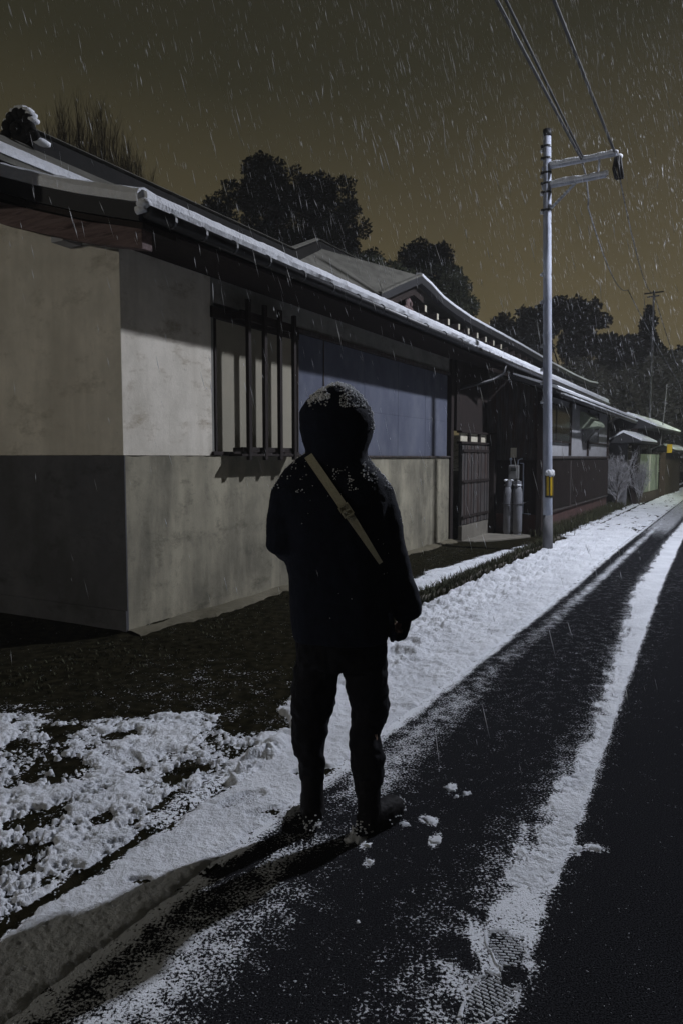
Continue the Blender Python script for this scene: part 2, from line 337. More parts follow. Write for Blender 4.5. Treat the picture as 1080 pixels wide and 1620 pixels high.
    # footprints
    for (pu, pw, an, hl, hw, tr) in PRINTS:
        ca, sa = math.cos(an), math.sin(an); a = (u-pu)*ca + (w-pw)*sa; b = -(u-pu)*sa + (w-pw)*ca
        hwv = hw*(1 - .22*ss(-.2, .5, -a/hl) + .12*ss(0, .7, a/hl))
        d = (np.abs(a/hl)**2.6 + np.abs(b/hwv)**2.6) + (n2-.5)*.5; ins = 1-ss(.7, 1.15, d)
        rim = np.exp(-((d-1.25)/.3)**2)
        thick = np.where(thick > 0, thick + rim*.005*(n2-.2)*2*(n3+.3), thick)
        if tr:
            per = .0125 if tr == 2 else .017
            st = ss(.40, .60, .5+.5*np.sin(a*2*math.pi/per + 1.2*np.abs(b)/hw)); st *= 1-.7*ss(.80, .95, .5+.5*np.sin(b*2*math.pi/.027 + 2.2*np.floor(a/per*2)*.5))
            st *= (1-ss(.66, .8, fbm(u, w, 14, 2, 50)))
            tt = (-.0015 + .0035*st*ss(.28, .46, n3 + .25*(n2-.5))) if tr == 2 else (-.006 + .0125*st)
            if tr == 2:   # a firm print keeps a rim of pressed snow round it
                thick = np.maximum(thick, -.02 + .0245*np.exp(-((d-1.35)/.75)**2)*ss(.40, .52, n1*.3+n2*.3+n3*.4+.05) + .003*(n3-.5))
        else:
            tt = -.012 + .0*u
        thick = thick*(1-ins) + tt*ins; dens = dens*(1-ins) + ins*((.30 if tr == 2 else .42) if tr else .14)
    return thick, np.clip(dens, 0, 1)
def ground_h(u, w):
    # earth apron swells slightly towards the wall; flat under the band and the road
    h = ss(2.4, .0, w)*.0
    e = (1-ss(2.35, 2.45, w))*(1-ss(8, 9, u))
    h = e*((fbm(u, w, 2.2, 4, 60)-.5)*.035 + (fbm(u, w, 14, 3, 66)-.5)*.016) + .05*np.exp(-np.clip(w, 0, 9)/.16)*(1-ss(7.3, 7.6, u))*ss(-.3, .1, u)
    return h
def grid_uw(us, ws):
    U_, W_ = np.meshgrid(us, ws, indexing='ij'); n, m = U_.shape
    idx = np.arange(n*m).reshape(n, m)
    F = np.stack([idx[:-1, :-1], idx[1:, :-1], idx[1:, 1:], idx[:-1, 1:]], -1).reshape(-1, 4)[:, ::-1]
    return U_.ravel(), W_.ravel(), F
def world_xyz(u, w, z):
    return np.stack([CX + u*UX + w*UY, CY + u*UY - w*UX, z], -1)
def span(a, b, k, near=-4.44, mn=.005, mx=3):
    out = [a]
    while out[-1] < b:
        out.append(out[-1] + min(mx, max(mn, abs(out[-1]-near)*k)))
    return np.array(out)

# ---- ground-like materials with scattered specks of snow driven by the density attribute
def speck_mat(name, base, var, rough, bumpk, scale, bscale):
    m = bpy.data.materials.new(name); nt, N, L = nodes_of(m); b = N['Principled BSDF']
    t = N.new('ShaderNodeTexCoord'); at = N.new('ShaderNodeAttribute'); at.attribute_name = 'snow_amount'
    n = N.new('ShaderNodeTexNoise'); n.inputs['Scale'].default_value = bscale; n.inputs['Detail'].default_value = 5
    r = N.new('ShaderNodeValToRGB'); r.color_ramp.elements[0].color = (*base, 1); r.color_ramp.elements[1].color = (*var, 1)
    r.color_ramp.elements[0].position = .40; r.color_ramp.elements[1].position = .74
    n2 = N.new('ShaderNodeTexNoise'); n2.inputs['Scale'].default_value = scale; n2.inputs['Detail'].default_value = 3; n2.inputs['Roughness'].default_value = .7
    n3 = N.new('ShaderNodeTexNoise'); n3.inputs['Scale'].default_value = scale/7; n3.inputs['Detail'].default_value = 2
    for q in (n, n2, n3): L.new(t.outputs['Object'], q.inputs['Vector'])
    L.new(n.outputs['Fac'], r.inputs[0])
    s = N.new('ShaderNodeMath'); s.operation = 'MULTIPLY_ADD'; s.inputs[1].default_value = .35; L.new(n3.outputs['Fac'], s.inputs[0]); L.new(n2.outputs['Fac'], s.inputs[2])
    # threshold = .86 - .42*density
    th = N.new('ShaderNodeMath'); th.operation = 'MULTIPLY_ADD'; th.inputs[1].default_value = .46; L.new(at.outputs['Fac'], th.inputs[0]); L.new(s.outputs[0], th.inputs[2])
    mr = N.new('ShaderNodeMapRange'); mr.inputs['From Min'].default_value = .84; mr.inputs['From Max'].default_value = .95; L.new(th.outputs[0], mr.inputs['Value'])
    rr = N.new('ShaderNodeValToRGB'); rr.color_ramp.elements[0].position = .30; rr.color_ramp.elements[1].position = .80; rr.color_ramp.elements[0].color = (0,0,0,1); rr.color_ramp.elements[1].color = (1,1,1,1)
    e1 = rr.color_ramp.elements.new(.52); e1.color = (.10,.10,.10,1)       # wet slush round each clump
    e2 = rr.color_ramp.elements.new(.60); e2.color = (.62,.62,.62,1)
    L.new(mr.outputs[0], rr.inputs[0])
    mx = N.new('ShaderNodeMix'); mx.data_type = 'RGBA'; mx.inputs['B'].default_value = (.74, .76, .80, 1)
    L.new(rr.outputs[0], mx.inputs['Factor']); L.new(r.outputs[0], mx.inputs['A']); L.new(mx.outputs['Result'], b.inputs['Base Color'])
    b.inputs['Roughness'].default_value = rough; b.inputs['Specular IOR Level'].default_value = 0.0
    ng = N.new('ShaderNodeTexNoise'); ng.inputs['Scale'].default_value = 160; ng.inputs['Detail'].default_value = 3; L.new(t.outputs['Object'], ng.inputs['Vector'])
    ha = N.new('ShaderNodeMath'); ha.operation = 'MULTIPLY_ADD'; ha.inputs[1].default_value = 1.6; L.new(mr.outputs[0], ha.inputs[0]); L.new(ng.outputs['Fac'], ha.inputs[2])
    bp = N.new('ShaderNodeBump'); bp.inputs['Strength'].default_value = bumpk; bp.inputs['Distance'].default_value = .004
    L.new(ha.outputs[0], bp.inputs['Height']); L.new(bp.outputs[0], b.inputs['Normal'])
    return m
M['asphalt'] = speck_mat('asphalt', (.003,.003,.004), (.050,.051,.056), .8, 1.2, 95, 210)
M['earth'] = speck_mat('earth', (.007,.0065,.0035), (.024,.021,.012), .95, .8, 60, 14)
def snow_mat():
    m = bpy.data.materials.new('lying_snow'); nt, N, L = nodes_of(m); b = N['Principled BSDF']
    t = N.new('ShaderNodeTexCoord')
    n = N.new('ShaderNodeTexNoise'); n.inputs['Scale'].default_value = 85; n.inputs['Detail'].default_value = 5; n.inputs['Roughness'].default_value = .75
    n2 = N.new('ShaderNodeTexNoise'); n2.inputs['Scale'].default_value = 3; n2.inputs['Detail'].default_value = 5
    L.new(t.outputs['Object'], n.inputs['Vector']); L.new(t.outputs['Object'], n2.inputs['Vector'])
    r = N.new('ShaderNodeValToRGB'); r.color_ramp.elements[0].position = .3; r.color_ramp.elements[1].position = .62
    r.color_ramp.elements[0].color = (.62,.64,.68,1); r.color_ramp.elements[1].color = (.78,.80,.84,1)
    L.new(n2.outputs['Fac'], r.inputs[0]); L.new(r.outputs[0], b.inputs['Base Color'])
    bp = N.new('ShaderNodeBump'); bp.inputs['Strength'].default_value = .9; bp.inputs['Distance'].default_value = .011
    n3 = N.new('ShaderNodeTexNoise'); n3.inputs['Scale'].default_value = 20; n3.inputs['Detail'].default_value = 4; n3.inputs['Roughness'].default_value = .6; L.new(t.outputs['Object'], n3.inputs['Vector'])
    sm_ = N.new('ShaderNodeMath'); sm_.operation = 'MULTIPLY_ADD'; sm_.inputs[1].default_value = 2.2; L.new(n3.outputs['Fac'], sm_.inputs[0]); L.new(n.outputs['Fac'], sm_.inputs[2])
    L.new(sm_.outputs[0], bp.inputs['Height']); L.new(bp.outputs[0], b.inputs['Normal'])
    b.inputs['Roughness'].default_value = .9; b.inputs['Specular IOR Level'].default_value = .2
    return m
M['lying_snow'] = snow_mat()

# road sheet
us = span(-9, 90, .02, mn=.03); ws = np.concatenate([np.arange(EDGE, 4.3, .02), np.arange(4.3, 6.5, .15), [7.5, 9, 14, 30]])
u, w, F = grid_uw(us, ws); th, de = snow_fields(u, w)
road = np_mesh('road', world_xyz(u, w, np.zeros_like(u)), F, M['asphalt'], attrs={'snow_amount': de}); tag(road, 'wet dark asphalt road dusted with snow', kind='structure')
# earth and verge sheet
us = span(-9, 90, .008, mn=.02); ws = np.concatenate([[-60, -25, -8, -2, -.6, -.25], np.arange(-.1, EDGE-.03, .022), [EDGE]])
u, w, F = grid_uw(us, ws); th, de = snow_fields(u, w); z = ground_h(u, w) - .004*(w < EDGE-.02) - .012*np.exp(-((w-2.455)/.02)**2)
ground = np_mesh('ground', world_xyz(u, w, z), F, M['earth'], smooth=True, attrs={'snow_amount': de*(1-.9*np.exp(-((w-2.455)/.016)**2)*(u < -2.4))}); tag(ground, 'bare dark earth and moss in front of the house wall', kind='structure')
# the lying snow itself
us = span(-3.9, 60, .0042, mn=.0055); ws = np.concatenate([np.arange(0.05, 1.2, .014), np.arange(1.2, 4.12, .0068)])
def snow_part(us_, ws_, hole=None):
    u, w, F = grid_uw(us_, ws_); th, de = snow_fields(u, w); z = th + ground_h(u, w)
    k_ = (th[F] > -.008).any(1)
    if hole:
        cu, cw = u[F].mean(1), w[F].mean(1); k_ &= ~((cu > hole[0]) & (cu < hole[1]) & (cw > hole[2]) & (cw < hole[3]))
    F = F[k_]; used = np.unique(F); remap = np.zeros(len(u), int); remap[used] = np.arange(len(used))
    return world_xyz(u[used], w[used], z[used]), remap[F]
# finer mesh where the clear boot prints are, so that their treads show
a0, a1 = np.searchsorted(us, -2.76), np.searchsorted(us, -2.18); b0, b1 = np.searchsorted(ws, 3.74), np.searchsorted(ws, 4.06)
fine = lambda arr: np.concatenate([np.linspace(p, q, 4, endpoint=False) for p, q in zip(arr[:-1], arr[1:])] + [arr[-1:]])
Va, Fa = snow_part(us, ws, (us[a0], us[a1], ws[b0], ws[b1])); Vb, Fb = snow_part(fine(us[a0:a1+1]), fine(ws[b0:b1+1]))
snow = np_mesh('snow', np.concatenate([Va, Vb]), np.concatenate([Fa, Fb + len(Va)]), M['lying_snow'], smooth=True); tag(snow, 'trodden lying snow along the verge and between the wheel tracks', kind='stuff')

# rough mortar footing left bare along the foot of the wall
fv = []; ff = []; fu = np.arange(-.02, 7.78, .06)
for q in fu:
    wq = .20 + .16*mnoise.noise((q*1.3, 1, 1)) + .05*mnoise.noise((q*7, 2, 2)); hq = .05 + .02*mnoise.noise((q*2, 5, 1))
    fv += [(q, .0, hq), (q, -wq*.35, hq*.95), (q, -wq*.8, .028+.01*mnoise.noise((q*9, 3, 1))), (q, -wq, -.03)]
for i in range(len(fu)-1):
    for j in range(3): ff.append((i*4+j, (i+1)*4+j, (i+1)*4+j+1, i*4+j+1))
ft = MB().add(fv, ff).build('footing', M['footing']); ft.location = (CX, CY, 0); ft.rotation_euler = (0, 0, ANG); tag(ft, 'uneven mortar footing along the foot of the storehouse wall', kind='structure')
# low concrete kerb of the drain with grass
k = MB()
uu = span(2.0, 9.2, .02, mn=.1)
for a, b in zip(uu[:-1], uu[1:]):
    k.box(a+.002, b, -1.64, -1.50, -.05, .035 + .012*math.sin(a*3.1))
kerb = k.build('kerb', M['concrete'], bevel=.006); kerb.location = (CX, CY, 0); kerb.rotation_euler = (0, 0, ANG); tag(kerb, 'low concrete drain kerb with grass growing over it', kind='structure')
def grass(name, label, spots, n, h0, h1, seed):
    r = np.random.default_rng(seed); vs = []; fs = []
    for i in range(n):
        uq, wq = spots(r); hgt = r.uniform(h0, h1); a = r.uniform(0, 6.28); wd = .004+.004*r.random(); l = r.uniform(.2, .9)*hgt
        p = W(uq, -wq, -.01); d = Vector((math.cos(a), math.sin(a), 0)); s = Vector((-d.y, d.x, 0))
        b = len(vs); vs += [p-s*wd, p+s*wd, p+d*l*.35+s*wd*.8+Vector((0,0,hgt*.65)), p+d*l*.35-s*wd*.8+Vector((0,0,hgt*.65)), p+d*l+Vector((0,0,hgt))]
        fs += [(b, b+1, b+2, b+3), (b+3, b+2, b+4)]
    me = bpy.data.meshes.new(name); me.from_pydata(vs, [], fs); me.materials.append(M['grass'])
    o = bpy.data.objects.new(name, me); COL.objects.link(o); tag(o, label, kind='stuff')
grass('grass', 'dark grass tufts over the drain kerb', lambda r: ((lambda q: (q, 1.57+r.normal(0, .05)))(2.1+7*r.random()**1.2)), 5200, .04, .13, 3)
grass('weeds', 'dark weeds at the foot of the annex wall', lambda r: (r.uniform(9.3, 24), 1.22+.16*r.normal()+.0), 4200, .06, .22, 4)
grass('moss', 'short moss and weeds on the bare earth by the wall', lambda r: (r.uniform(-1.5, 7.4), abs(r.normal(.15, .5))), 3500, .008, .03, 5)

# ------------------------------------------------------------------ storehouse (near building)
HO = (CX, CY, 0)
sh = empty('storehouse', HO, ANG); tag(sh, 'long low plaster storehouse with snow on its tiled eave, nearest building on the left', 'building')
MB().box(.0, 1.16, -.001, .16, 1.52, 3.47).build('plaster_wall', M['plaster'], sh)
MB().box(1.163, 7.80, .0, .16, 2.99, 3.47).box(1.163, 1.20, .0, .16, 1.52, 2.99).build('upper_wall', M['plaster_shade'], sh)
MB().prism([(0, -.06), (7.80, -.06), (7.80, 1.50), (2.72, 1.50), (2.72, 1.518)] + [(2.7-.09*i, 1.514 + .004*math.sin(i*1.7) + .003*math.sin(i*.6)) for i in range(30)] + [(0, 1.516)], 1, -.014, .16).build('lower_wall', M['mortar'], sh)
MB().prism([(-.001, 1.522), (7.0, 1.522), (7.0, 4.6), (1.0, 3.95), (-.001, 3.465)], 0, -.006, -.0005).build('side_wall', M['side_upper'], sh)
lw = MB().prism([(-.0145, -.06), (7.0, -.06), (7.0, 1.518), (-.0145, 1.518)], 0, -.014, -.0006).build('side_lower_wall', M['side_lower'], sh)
MB().box(-.03, -.0145, -.014, 7.0, -.06, .21).build('plinth', M['side_lower'], sh)
# barred window
wi = MB().box(1.203, 2.66, .012, .12, 1.53, 2.84).build('window', M['window_fill'], sh)
MB().box(1.203, 1.232, -.012, .011, 1.52, 2.84).box(1.15, 2.72, -.03, .03, 2.842, 2.95).box(1.15, 2.72, -.03, .03, 1.523, 1.56).build('window_frame', M['woodh'], wi, bevel=.004)
la = MB().box(1.44, 2.43, -.164, -.13, 2.86, 2.95).build('lattice', M['woodh'], sh, bevel=.003)
MB().box(1.44, 2.43, -.164, -.13, 1.555, 1.605).build('rail', M['woodh'], la, bevel=.003)
for z0, z1 in ((2.87, 2.94), (1.56, 1.60)):
    for ux in (1.45, 2.38):
        MB().box(ux, ux+.035, -.1295, -.031, z0, z1).build('bracket', M['woodh'], la)
for ux, zt in ((1.49, 3.06), (1.77, 3.05), (2.05, 3.05), (2.33, 3.04)):
    MB().box(ux, ux+.050, -.205, -.165, 1.475, zt).build('bar', M['wood'], la, bevel=.004)
MB().box(1.38, 2.48, -.195, -.0305, 1.515, 1.538).build('shelf', M['woodh'], la)
# blue sheet panels
bx = [2.735, 3.37, 4.49, 5.60, 6.68, 7.70]
for i in range(5):
    MB().box(bx[i]+.004, bx[i+1]-.004, .03, .10, 1.53, 2.13).box(bx[i]+.004, bx[i+1]-.004, .031, .10, 2.132, 2.93).build('sheet_panel', M['blue'], sh)
MB().box(2.722, 7.70, .045, .11, 1.53, 2.95).build('panel_backing', M['black'], sh)
MB().box(2.722, 7.79, -.04, .03, 1.502, 1.5295).box(2.722, 7.70, -.02, .03, 2.935, 2.985).box(2.70, 2.7215, -.02, .03, 1.56, 2.99).box(3.36, 3.38, .02, .028, 1.53, 2.93).build('panel_trim', M['oldwood'], sh, bevel=.003)
MB().box(7.70, 7.83, -.05, .10, -.03, 3.40).build('end_post', M['wood'], sh, bevel=.006)
# lower roof: shallow slope from the eave
def slope_slab(u0, u1, pts, t):
    # pts along v: (v, z) top line
    poly = list(pts) + [(p[0], p[1]-t) for p in reversed(pts)]
    return MB().prism(poly, 0, u0, u1)
LR = [(-.60, 3.34), (.3, 3.62), (1.0, 3.835), (2.4, 4.26), (5.0, 5.0)]
slope_slab(-.36, 21.0, [(-.60, 3.34), (.3, 3.62), (.86, 3.79)], .09).build('eave_roof', M['tile'], sh)
# verge: dark band and pinkish beam on the gable side
VG = [(-.60, 3.34), (0, 3.50), (.5, 3.655), (1.0, 3.83), (1.8, 4.14), (3.2, 4.72), (5.0, 5.5)]
MB().prism([(p[0], p[1]+.001) for p in VG] + [(p[0], p[1]-.125) for p in reversed(VG)], 0, -.40, -.362).build('verge_board', M['tile'], sh)
vb = MB().prism([(p[0]+.0, p[1]-.13) for p in VG] + [(p[0]+.0, p[1]-.17) for p in reversed(VG)], 0, -.36, .0); vb.build('soffit', M['wood'], sh)
BM = [(-.56, 3.19), (.0, 3.32), (.5, 3.47), (1.0, 3.63), (1.8, 3.93), (3.2, 4.5)]
MB().prism([(p[0], p[1]) for p in BM] + [(p[0], p[1]-.15-.03*i/3) for i, p in reversed(list(enumerate(BM)))], 0, -.33, -.22).build('barge_beam', M['redwood'], sh, bevel=.005)
MB().box(-.20, .0, .42, .56, 3.27, 3.36).build('purlin_end', M['white_board'], sh)
def rough_strip(name, u0, u1, prof, parent, material, amp=.012, step=.05, f=9):
    """snow lying along a roof edge: a cross-section profile (v, z) swept in u with noise"""
    us_ = np.arange(u0, u1+step*.5, step); n = len(prof); vs = []; fs = []
    for i, q in enumerate(us_):
        for j, (pv, pz) in enumerate(prof):
            a = mnoise.noise((q*f, j*1.7, 3.3))*amp + mnoise.noise((q*f*3.1, j*2.9, 8.3))*amp*.6
            b_ = mnoise.noise((q*1.9, j*.8, 5.5))*amp*1.1; vs.append((q, pv + (a+b_)*.9, pz + ((a+b_) if j else a*.4)))
    for i in range(len(us_)-1):
        for j in range(n): fs.append((i*n+j, (i+1)*n+j, (i+1)*n+(j+1) % n, i*n+(j+1) % n))
    fs += [tuple(range(n)), tuple(range((len(us_)-1)*n, len(us_)*n))[::-1]]
    return MB().add(vs, fs).build(name, material, parent, smooth=False)
rough_strip('roof_snow', -.38, 21.0, [(-.655, 3.325), (-.672, 3.37), (-.665, 3.415), (-.62, 3.445), (-.3, 3.50), (.2, 3.66), (.84, 3.85), (.84, 3.80), (.2, 3.60), (-.3, 3.44), (-.6, 3.344)], sh, M['roof_snow'], .010, .05)
# snow along the gable verge (swept in v)
vs = []; fs = []; prof = [(-.425, -.0), (-.43, .06), (-.41, .10), (-.36, .115), (-.2, .10), (-.2, .003)]
vv = np.arange(-.62, 4.9, .06)
for q in vv:
    zt = float(np.interp(q, [p[0] for p in VG], [p[1] for p in VG]))
    for j, (pu, pz) in enumerate(prof):
        a = mnoise.noise((q*7, j*1.3, 1.1))*.012; vs.append((pu + a*.6, q, zt + .003 + pz + (a if j > 0 else 0)))
n = len(prof)
for i in range(len(vv)-1):
    for j in range(n): fs.append((i*n+j, (i+1)*n+j, (i+1)*n+(j+1) % n, i*n+(j+1) % n))
fs += [tuple(range(n)), tuple(range((len(vv)-1)*n, len(vv)*n))[::-1]]
MB().add(vs, fs).build('verge_snow', M['roof_snow'], sh)
MB().prism([(.2, 3.62), (5.0, 5.28), (5.0, 5.18), (.2, 3.50)], 0, -.36, 3.0).build('roof_deck', M['tile'], sh)
# gutter
gt = MB().tube([(-.39, -.675, 3.27), (9.0, -.675, 3.262), (21.0, -.675, 3.25)], .050, 12).build('gutter', M['gutter'], sh, smooth=True)
for ub in (-.14, .22, .62, 1.12, 1.72, 2.29, 2.9, 3.51, 4.2, 4.9, 5.6, 6.3, 7.0, 7.7, 8.4, 9.1, 9.8):
    MB().tube([(ub-.012, -.675, 3.27), (ub+.012, -.675, 3.27)], .057, 12).box(ub-.006, ub+.006, -.64, -.60, 3.30, 3.345).build('gutter_bracket', M['gutter'], gt)
rough_strip('gutter_snow', 6.6, 21.0, [(-.72, 3.285), (-.725, 3.302), (-.70, 3.316), (-.66, 3.312), (-.65, 3.285)], gt, M['roof_snow'], .006, .09)
MB().box(-.3, 9.3, -.56, -.015, 3.215, 3.245).build('eave_soffit', M['wood'], sh)
MB().tube([(8.9, -.66, 3.24), (8.9, -.62, 3.05), (8.75, -.45, 2.93), (7.98, -.08, 2.72), (7.95, -.07, 2.4)], .030, 10).build('downpipe', M['gutter'], sh, smooth=True)
MB().tube([(-.405, -.675, 3.29), (-.42, -.60, 3.28)], .03, 8).ell((-.41, -.66, 3.325), (.05, .06, .035)).build('corner_snow', M['roof_snow'], sh, smooth=True)

# upper roof
RID = [(.35, 1.5, 4.44), (4.95, 1.5, 4.47), (7.4, 2.5, 5.38), (10.6, 2.5, 5.40)]
FR = [(7.0, 1.0, 4.30), (7.76, 1.0, 4.60), (8.8, 1.0, 4.985), (9.29, 1.0, 4.92), (10.0, 1.0, 4.79), (10.77, 1.0, 4.73), (11.84, 1.0, 4.68), (13.57, 1.0, 4.67), (16, 1.0, 4.66), (20, 1.0, 4.60), (24, 1.0, 4.58), (27, 1.0, 4.62), (29, 1.0, 4.73)]
m = MB()
# near section: eave v=.9 z 4.02 up to ridge
m.add([(-2.4, .9, 4.02), (-2.0, 1.5, 4.44), (.35, 1.5, 4.44), (4.95, 1.5, 4.47), (4.95, .9, 4.02), (-2.4, .9, 3.93), (4.95, .9, 3.93), (7.0, 1.0, 4.3), (7.4, 2.5, 5.38), (8.8, 1.0, 4.985), (10.6, 2.5, 5.40), (12.5, 3.2, 5.2), (7.76, 1.0, 4.60)],
      [(0, 4, 3, 2), (0, 4, 6, 5), (4, 7, 8, 3), (7, 12, 8), (12, 9, 8), (9, 10, 8)])
m.v[1] = (-.4, 1.0, 4.10)
ur = m.build('upper_roof', M['dim_snow'], sh)
# back section behind the long eave
m = MB(); bk = [(10.6, 2.5, 5.40), (11.5, 2.6, 5.3), (12.5, 2.7, 5.3), (14, 2.7, 5.3), (29, 2.7, 5.3)]
n = len(FR)
vs = list(FR[2:]) + [(p[0]+.6, 2.5, p[2]+.33) for p in FR[2:]]; q = len(FR)-2
m.add(vs, [(i, i+1, i+1+q, i+q) for i in range(q-1)]).build('long_roof', M['dim_snow'], sh)
MB().box(-2.4, 4.95, .93, 1.1, 3.82, 3.93).build('upper_fascia', M['tile'], sh)
MB().box(-2.3, 6.9, 1.1, 1.2, 3.6, 4.1).build('upper_wall_boards', M['wood'], sh)
rough_strip('upper_eave_snow', -2.4, 5.2, [(.885, 3.985), (.875, 4.03), (.885, 4.07), (.92, 4.075), (.95, 4.05), (.95, 3.99)], sh, M['roof_snow'], .008, .06)
def ridge(name, pts, h0, h1, hw, mtl, parent):
    m = MB(); vs = []; fs = []
    for p in pts:
        vs += [(p[0], p[1]-hw, p[2]+h0), (p[0], p[1]+hw, p[2]+h0), (p[0], p[1]+hw*.8, p[2]+h1-.03), (p[0], p[1], p[2]+h1), (p[0], p[1]-hw*.8, p[2]+h1-.03)]
    for i in range(len(pts)-1):
        for j in range(5): fs.append((i*5+j, (i+1)*5+j, (i+1)*5+(j+1) % 5, i*5+(j+1) % 5))
    fs += [(0,1,2,3,4), tuple(range((len(pts)-1)*5, len(pts)*5))[::-1]]
    return m.add(vs, fs).build(name, mtl, parent)
rd = ridge('ridge', RID, -.06, .13, .09, M['ridge_tile'], sh)
rc = ridge('ridge_snow', [(p[0], p[1], p[2]+.133) for p in RID], -.0, .045, .085, M['dim_snow'], rd)
# ridge-end tile: scrolls round a boss, snow on top
oc = (.30, 1.5, 4.56); m = MB()
m.ell(oc, (.06, .16, .13)); 
for k in range(7):
    a = math.pi*(.02 + k/6*.96); m.ell((oc[0]-.05, oc[1]+.17*math.cos(a), oc[2]-.05+.17*math.sin(a)), (.05, .055, .055), 10, 6)
for s_ in (-1, 1):
    m.ell((oc[0]-.04, oc[1]+s_*.20, oc[2]-.11), (.05, .07, .05), 10, 6)
m.ell((oc[0]-.07, oc[1], oc[2]-.02), (.05, .06, .06), 10, 6)
og = m.build('ridge_end_tile', M['ridge_tile'], sh, smooth=True)
m = MB()
for k in range(9):
    a = math.pi*(.1 + k/8*.8); m.ell((oc[0]-.02, oc[1]+.19*math.cos(a), oc[2]-.03+.20*math.sin(a)), (.065, .05, .028), 8, 5)
m.build('tile_snow', M['roof_snow'], og, smooth=True)
MB().ell((oc[0]+.05, oc[1]-.20, oc[2]-.14), (.10, .06, .03), 8, 5).build('snow_clump', M['roof_snow'], og, smooth=True)
# long upper eave: bargeboard following the curve, snow, dark gable, rafter ends
def sweep(name, pts, prof, mtl, parent, amp=0.0, sub=6):
    P = [Vector(p) for p in pts]; vs = []; fs = []; n = len(prof); c = 0; line = []
    for a, b in zip(P[:-1], P[1:]):
        k = max(1, int((b-a).length/.18))
        for i in range(k): line.append(a.lerp(b, i/k))
    line.append(P[-1])
    for i, p in enumerate(line):
        for j, (dv, dz) in enumerate(prof):
            a = mnoise.noise((p.x*6, j*1.9, 4.4))*amp; vs.append((p.x, p.y+dv, p.z+dz+a))
    for i in range(len(line)-1):
        for j in range(n): fs.append((i*n+j, (i+1)*n+j, (i+1)*n+(j+1) % n, i*n+(j+1) % n))
    fs += [tuple(range(n)), tuple(range((len(line)-1)*n, len(line)*n))[::-1]]
    return MB().add(vs, fs).build(name, mtl, parent)
sweep('bargeboard', FR, [(-.02, -.14), (-.02, -.004), (.10, -.004), (.10, -.14)], M['tile'], sh)
sweep('bargeboard_lower', FR[:4], [(.14, -.34), (.14, -.15), (.18, -.15), (.18, -.34)], M['woodh'], sh)
sweep('long_eave_snow', FR[2:], [(-.03, .0), (-.035, .045), (.0, .07), (.10, .075), (.10, .003)], M['roof_snow'], sh, .008)
sweep('near_eave_snow', FR[:3], [(-.03, .0), (-.03, .03), (.0, .04), (.06, .045), (.06, .003)], M['dim_snow'], sh, .006)
GW = [(6.6, 3.8)] + [(p[0], p[2]-.16) for p in FR] + [(29, 3.8)]
MB().prism(GW, 1, 1.35, 1.42).build('gable_wall', M['wood'], sh)
for i in range(14):
    uq = 9.19 + i*.655
    zq = 4.40 if i == 0 else 4.35
    r_ = MB().box(uq-.045, uq+.045, 1.06, 1.35, zq-.02, zq+.11).build('rafter', M['wood'], sh)
    if i < 9: MB().box(uq-.042, uq+.042, 1.05, 1.0585, zq-.017, zq+.107).build('rafter_tip', M['cream'], r_)
m = MB().ell((8.78, 1.25, 4.46), (.13, .06, .15)); m.ell((8.66, 1.25, 4.36), (.08, .05, .08)).ell((8.9, 1.25, 4.36), (.08, .05, .08)).ell((8.78, 1.19, 4.47), (.05, .03, .05))
m.build('gable_pendant', M['redwood'], sh, smooth=True)

# ------------------------------------------------------------------ gatehouse: plank gate in a recess, side wall with the gas cylinders
gh = empty('gatehouse', HO, ANG); tag(gh, 'dark timber gatehouse bay with plank doors and a row of small cream panels', 'building')
MB().box(7.83, 9.6, -.10, .0, 1.98, 3.4).build('upper_boards', M['wood'], gh)
m = MB(); x = 7.86; i = 0
for dcount, (a, b) in enumerate(((7.86, 8.62), (8.64, 9.44))):
    d = MB(); k = 6
    for i in range(k):
        q0 = a + (b-a)*i/k; q1 = a + (b-a)*(i+1)/k
        d.box(q0+.004, q1-.004, -.20 - .008*((i*7) % 3), -.155, .30, 1.72)
    door = d.build('gate_door', M['oldwood'], gh, bevel=.003)
    MB().box(a, b, -.154, -.13, .06, 1.74).build('door_backing', M['black'], door)
    for zz in (.42, 1.05, 1.60): MB().box(a, b, -.226, -.2165, zz, zz+.05).build('batten', M['wood'], door)
MB().box(7.86, 9.44, -.21, -.13, -.02, .285).build('gate_base', M['concrete'], gh, bevel=.006)
MB().box(7.83, 9.55, -.20, -.10, 1.745, 1.79).box(7.83, 9.55, -.20, -.10, 1.94, 1.98).build('lintel', M['wood'], gh, bevel=.004)
for a, b in ((7.90, 8.27), (8.38, 8.86), (8.96, 9.42)):
    MB().box(a, b, -.15, -.12, 1.79, 1.94).build('cream_panel', M['cream'], gh)
for a in (8.275, 8.865): MB().box(a, a+.09, -.19, -.12, 1.79, 1.94).build('mullion', M['wood'], gh)
sw = MB().prism([(-1.12, 1.42), (-.10, 1.42), (-.10, 3.05), (-.62, 3.0), (-1.12, 2.78)], 0, 9.6, 9.72).build('side_boards', M['oldwood'], gh, label='brown weathered boards of the return wall')
MB().box(9.59, 9.72, -1.12, -.10, .40, 1.418).build('side_panelling', M['wood'], gh)
MB().box(9.58, 9.72, -1.12, -.10, -.05, .398).build('side_base', M['redbase'], gh)
MB().box(9.555, 9.589, -1.12, -.10, 1.40, 1.45).build('rail', M['wood'], gh)
MB().box(9.44, 9.60, -1.24, -1.125, -.05, 2.74).build('corner_post', M['wood'], gh, bevel=.008)
MB().box(9.40, 9.56, -.32, -.215, -.05, 1.98).build('gate_post', M['wood'], gh, bevel=.008)
MB().box(9.585, 9.5995, -.70, -.585, 1.50, 1.69).build('notice', M['cream'], gh)
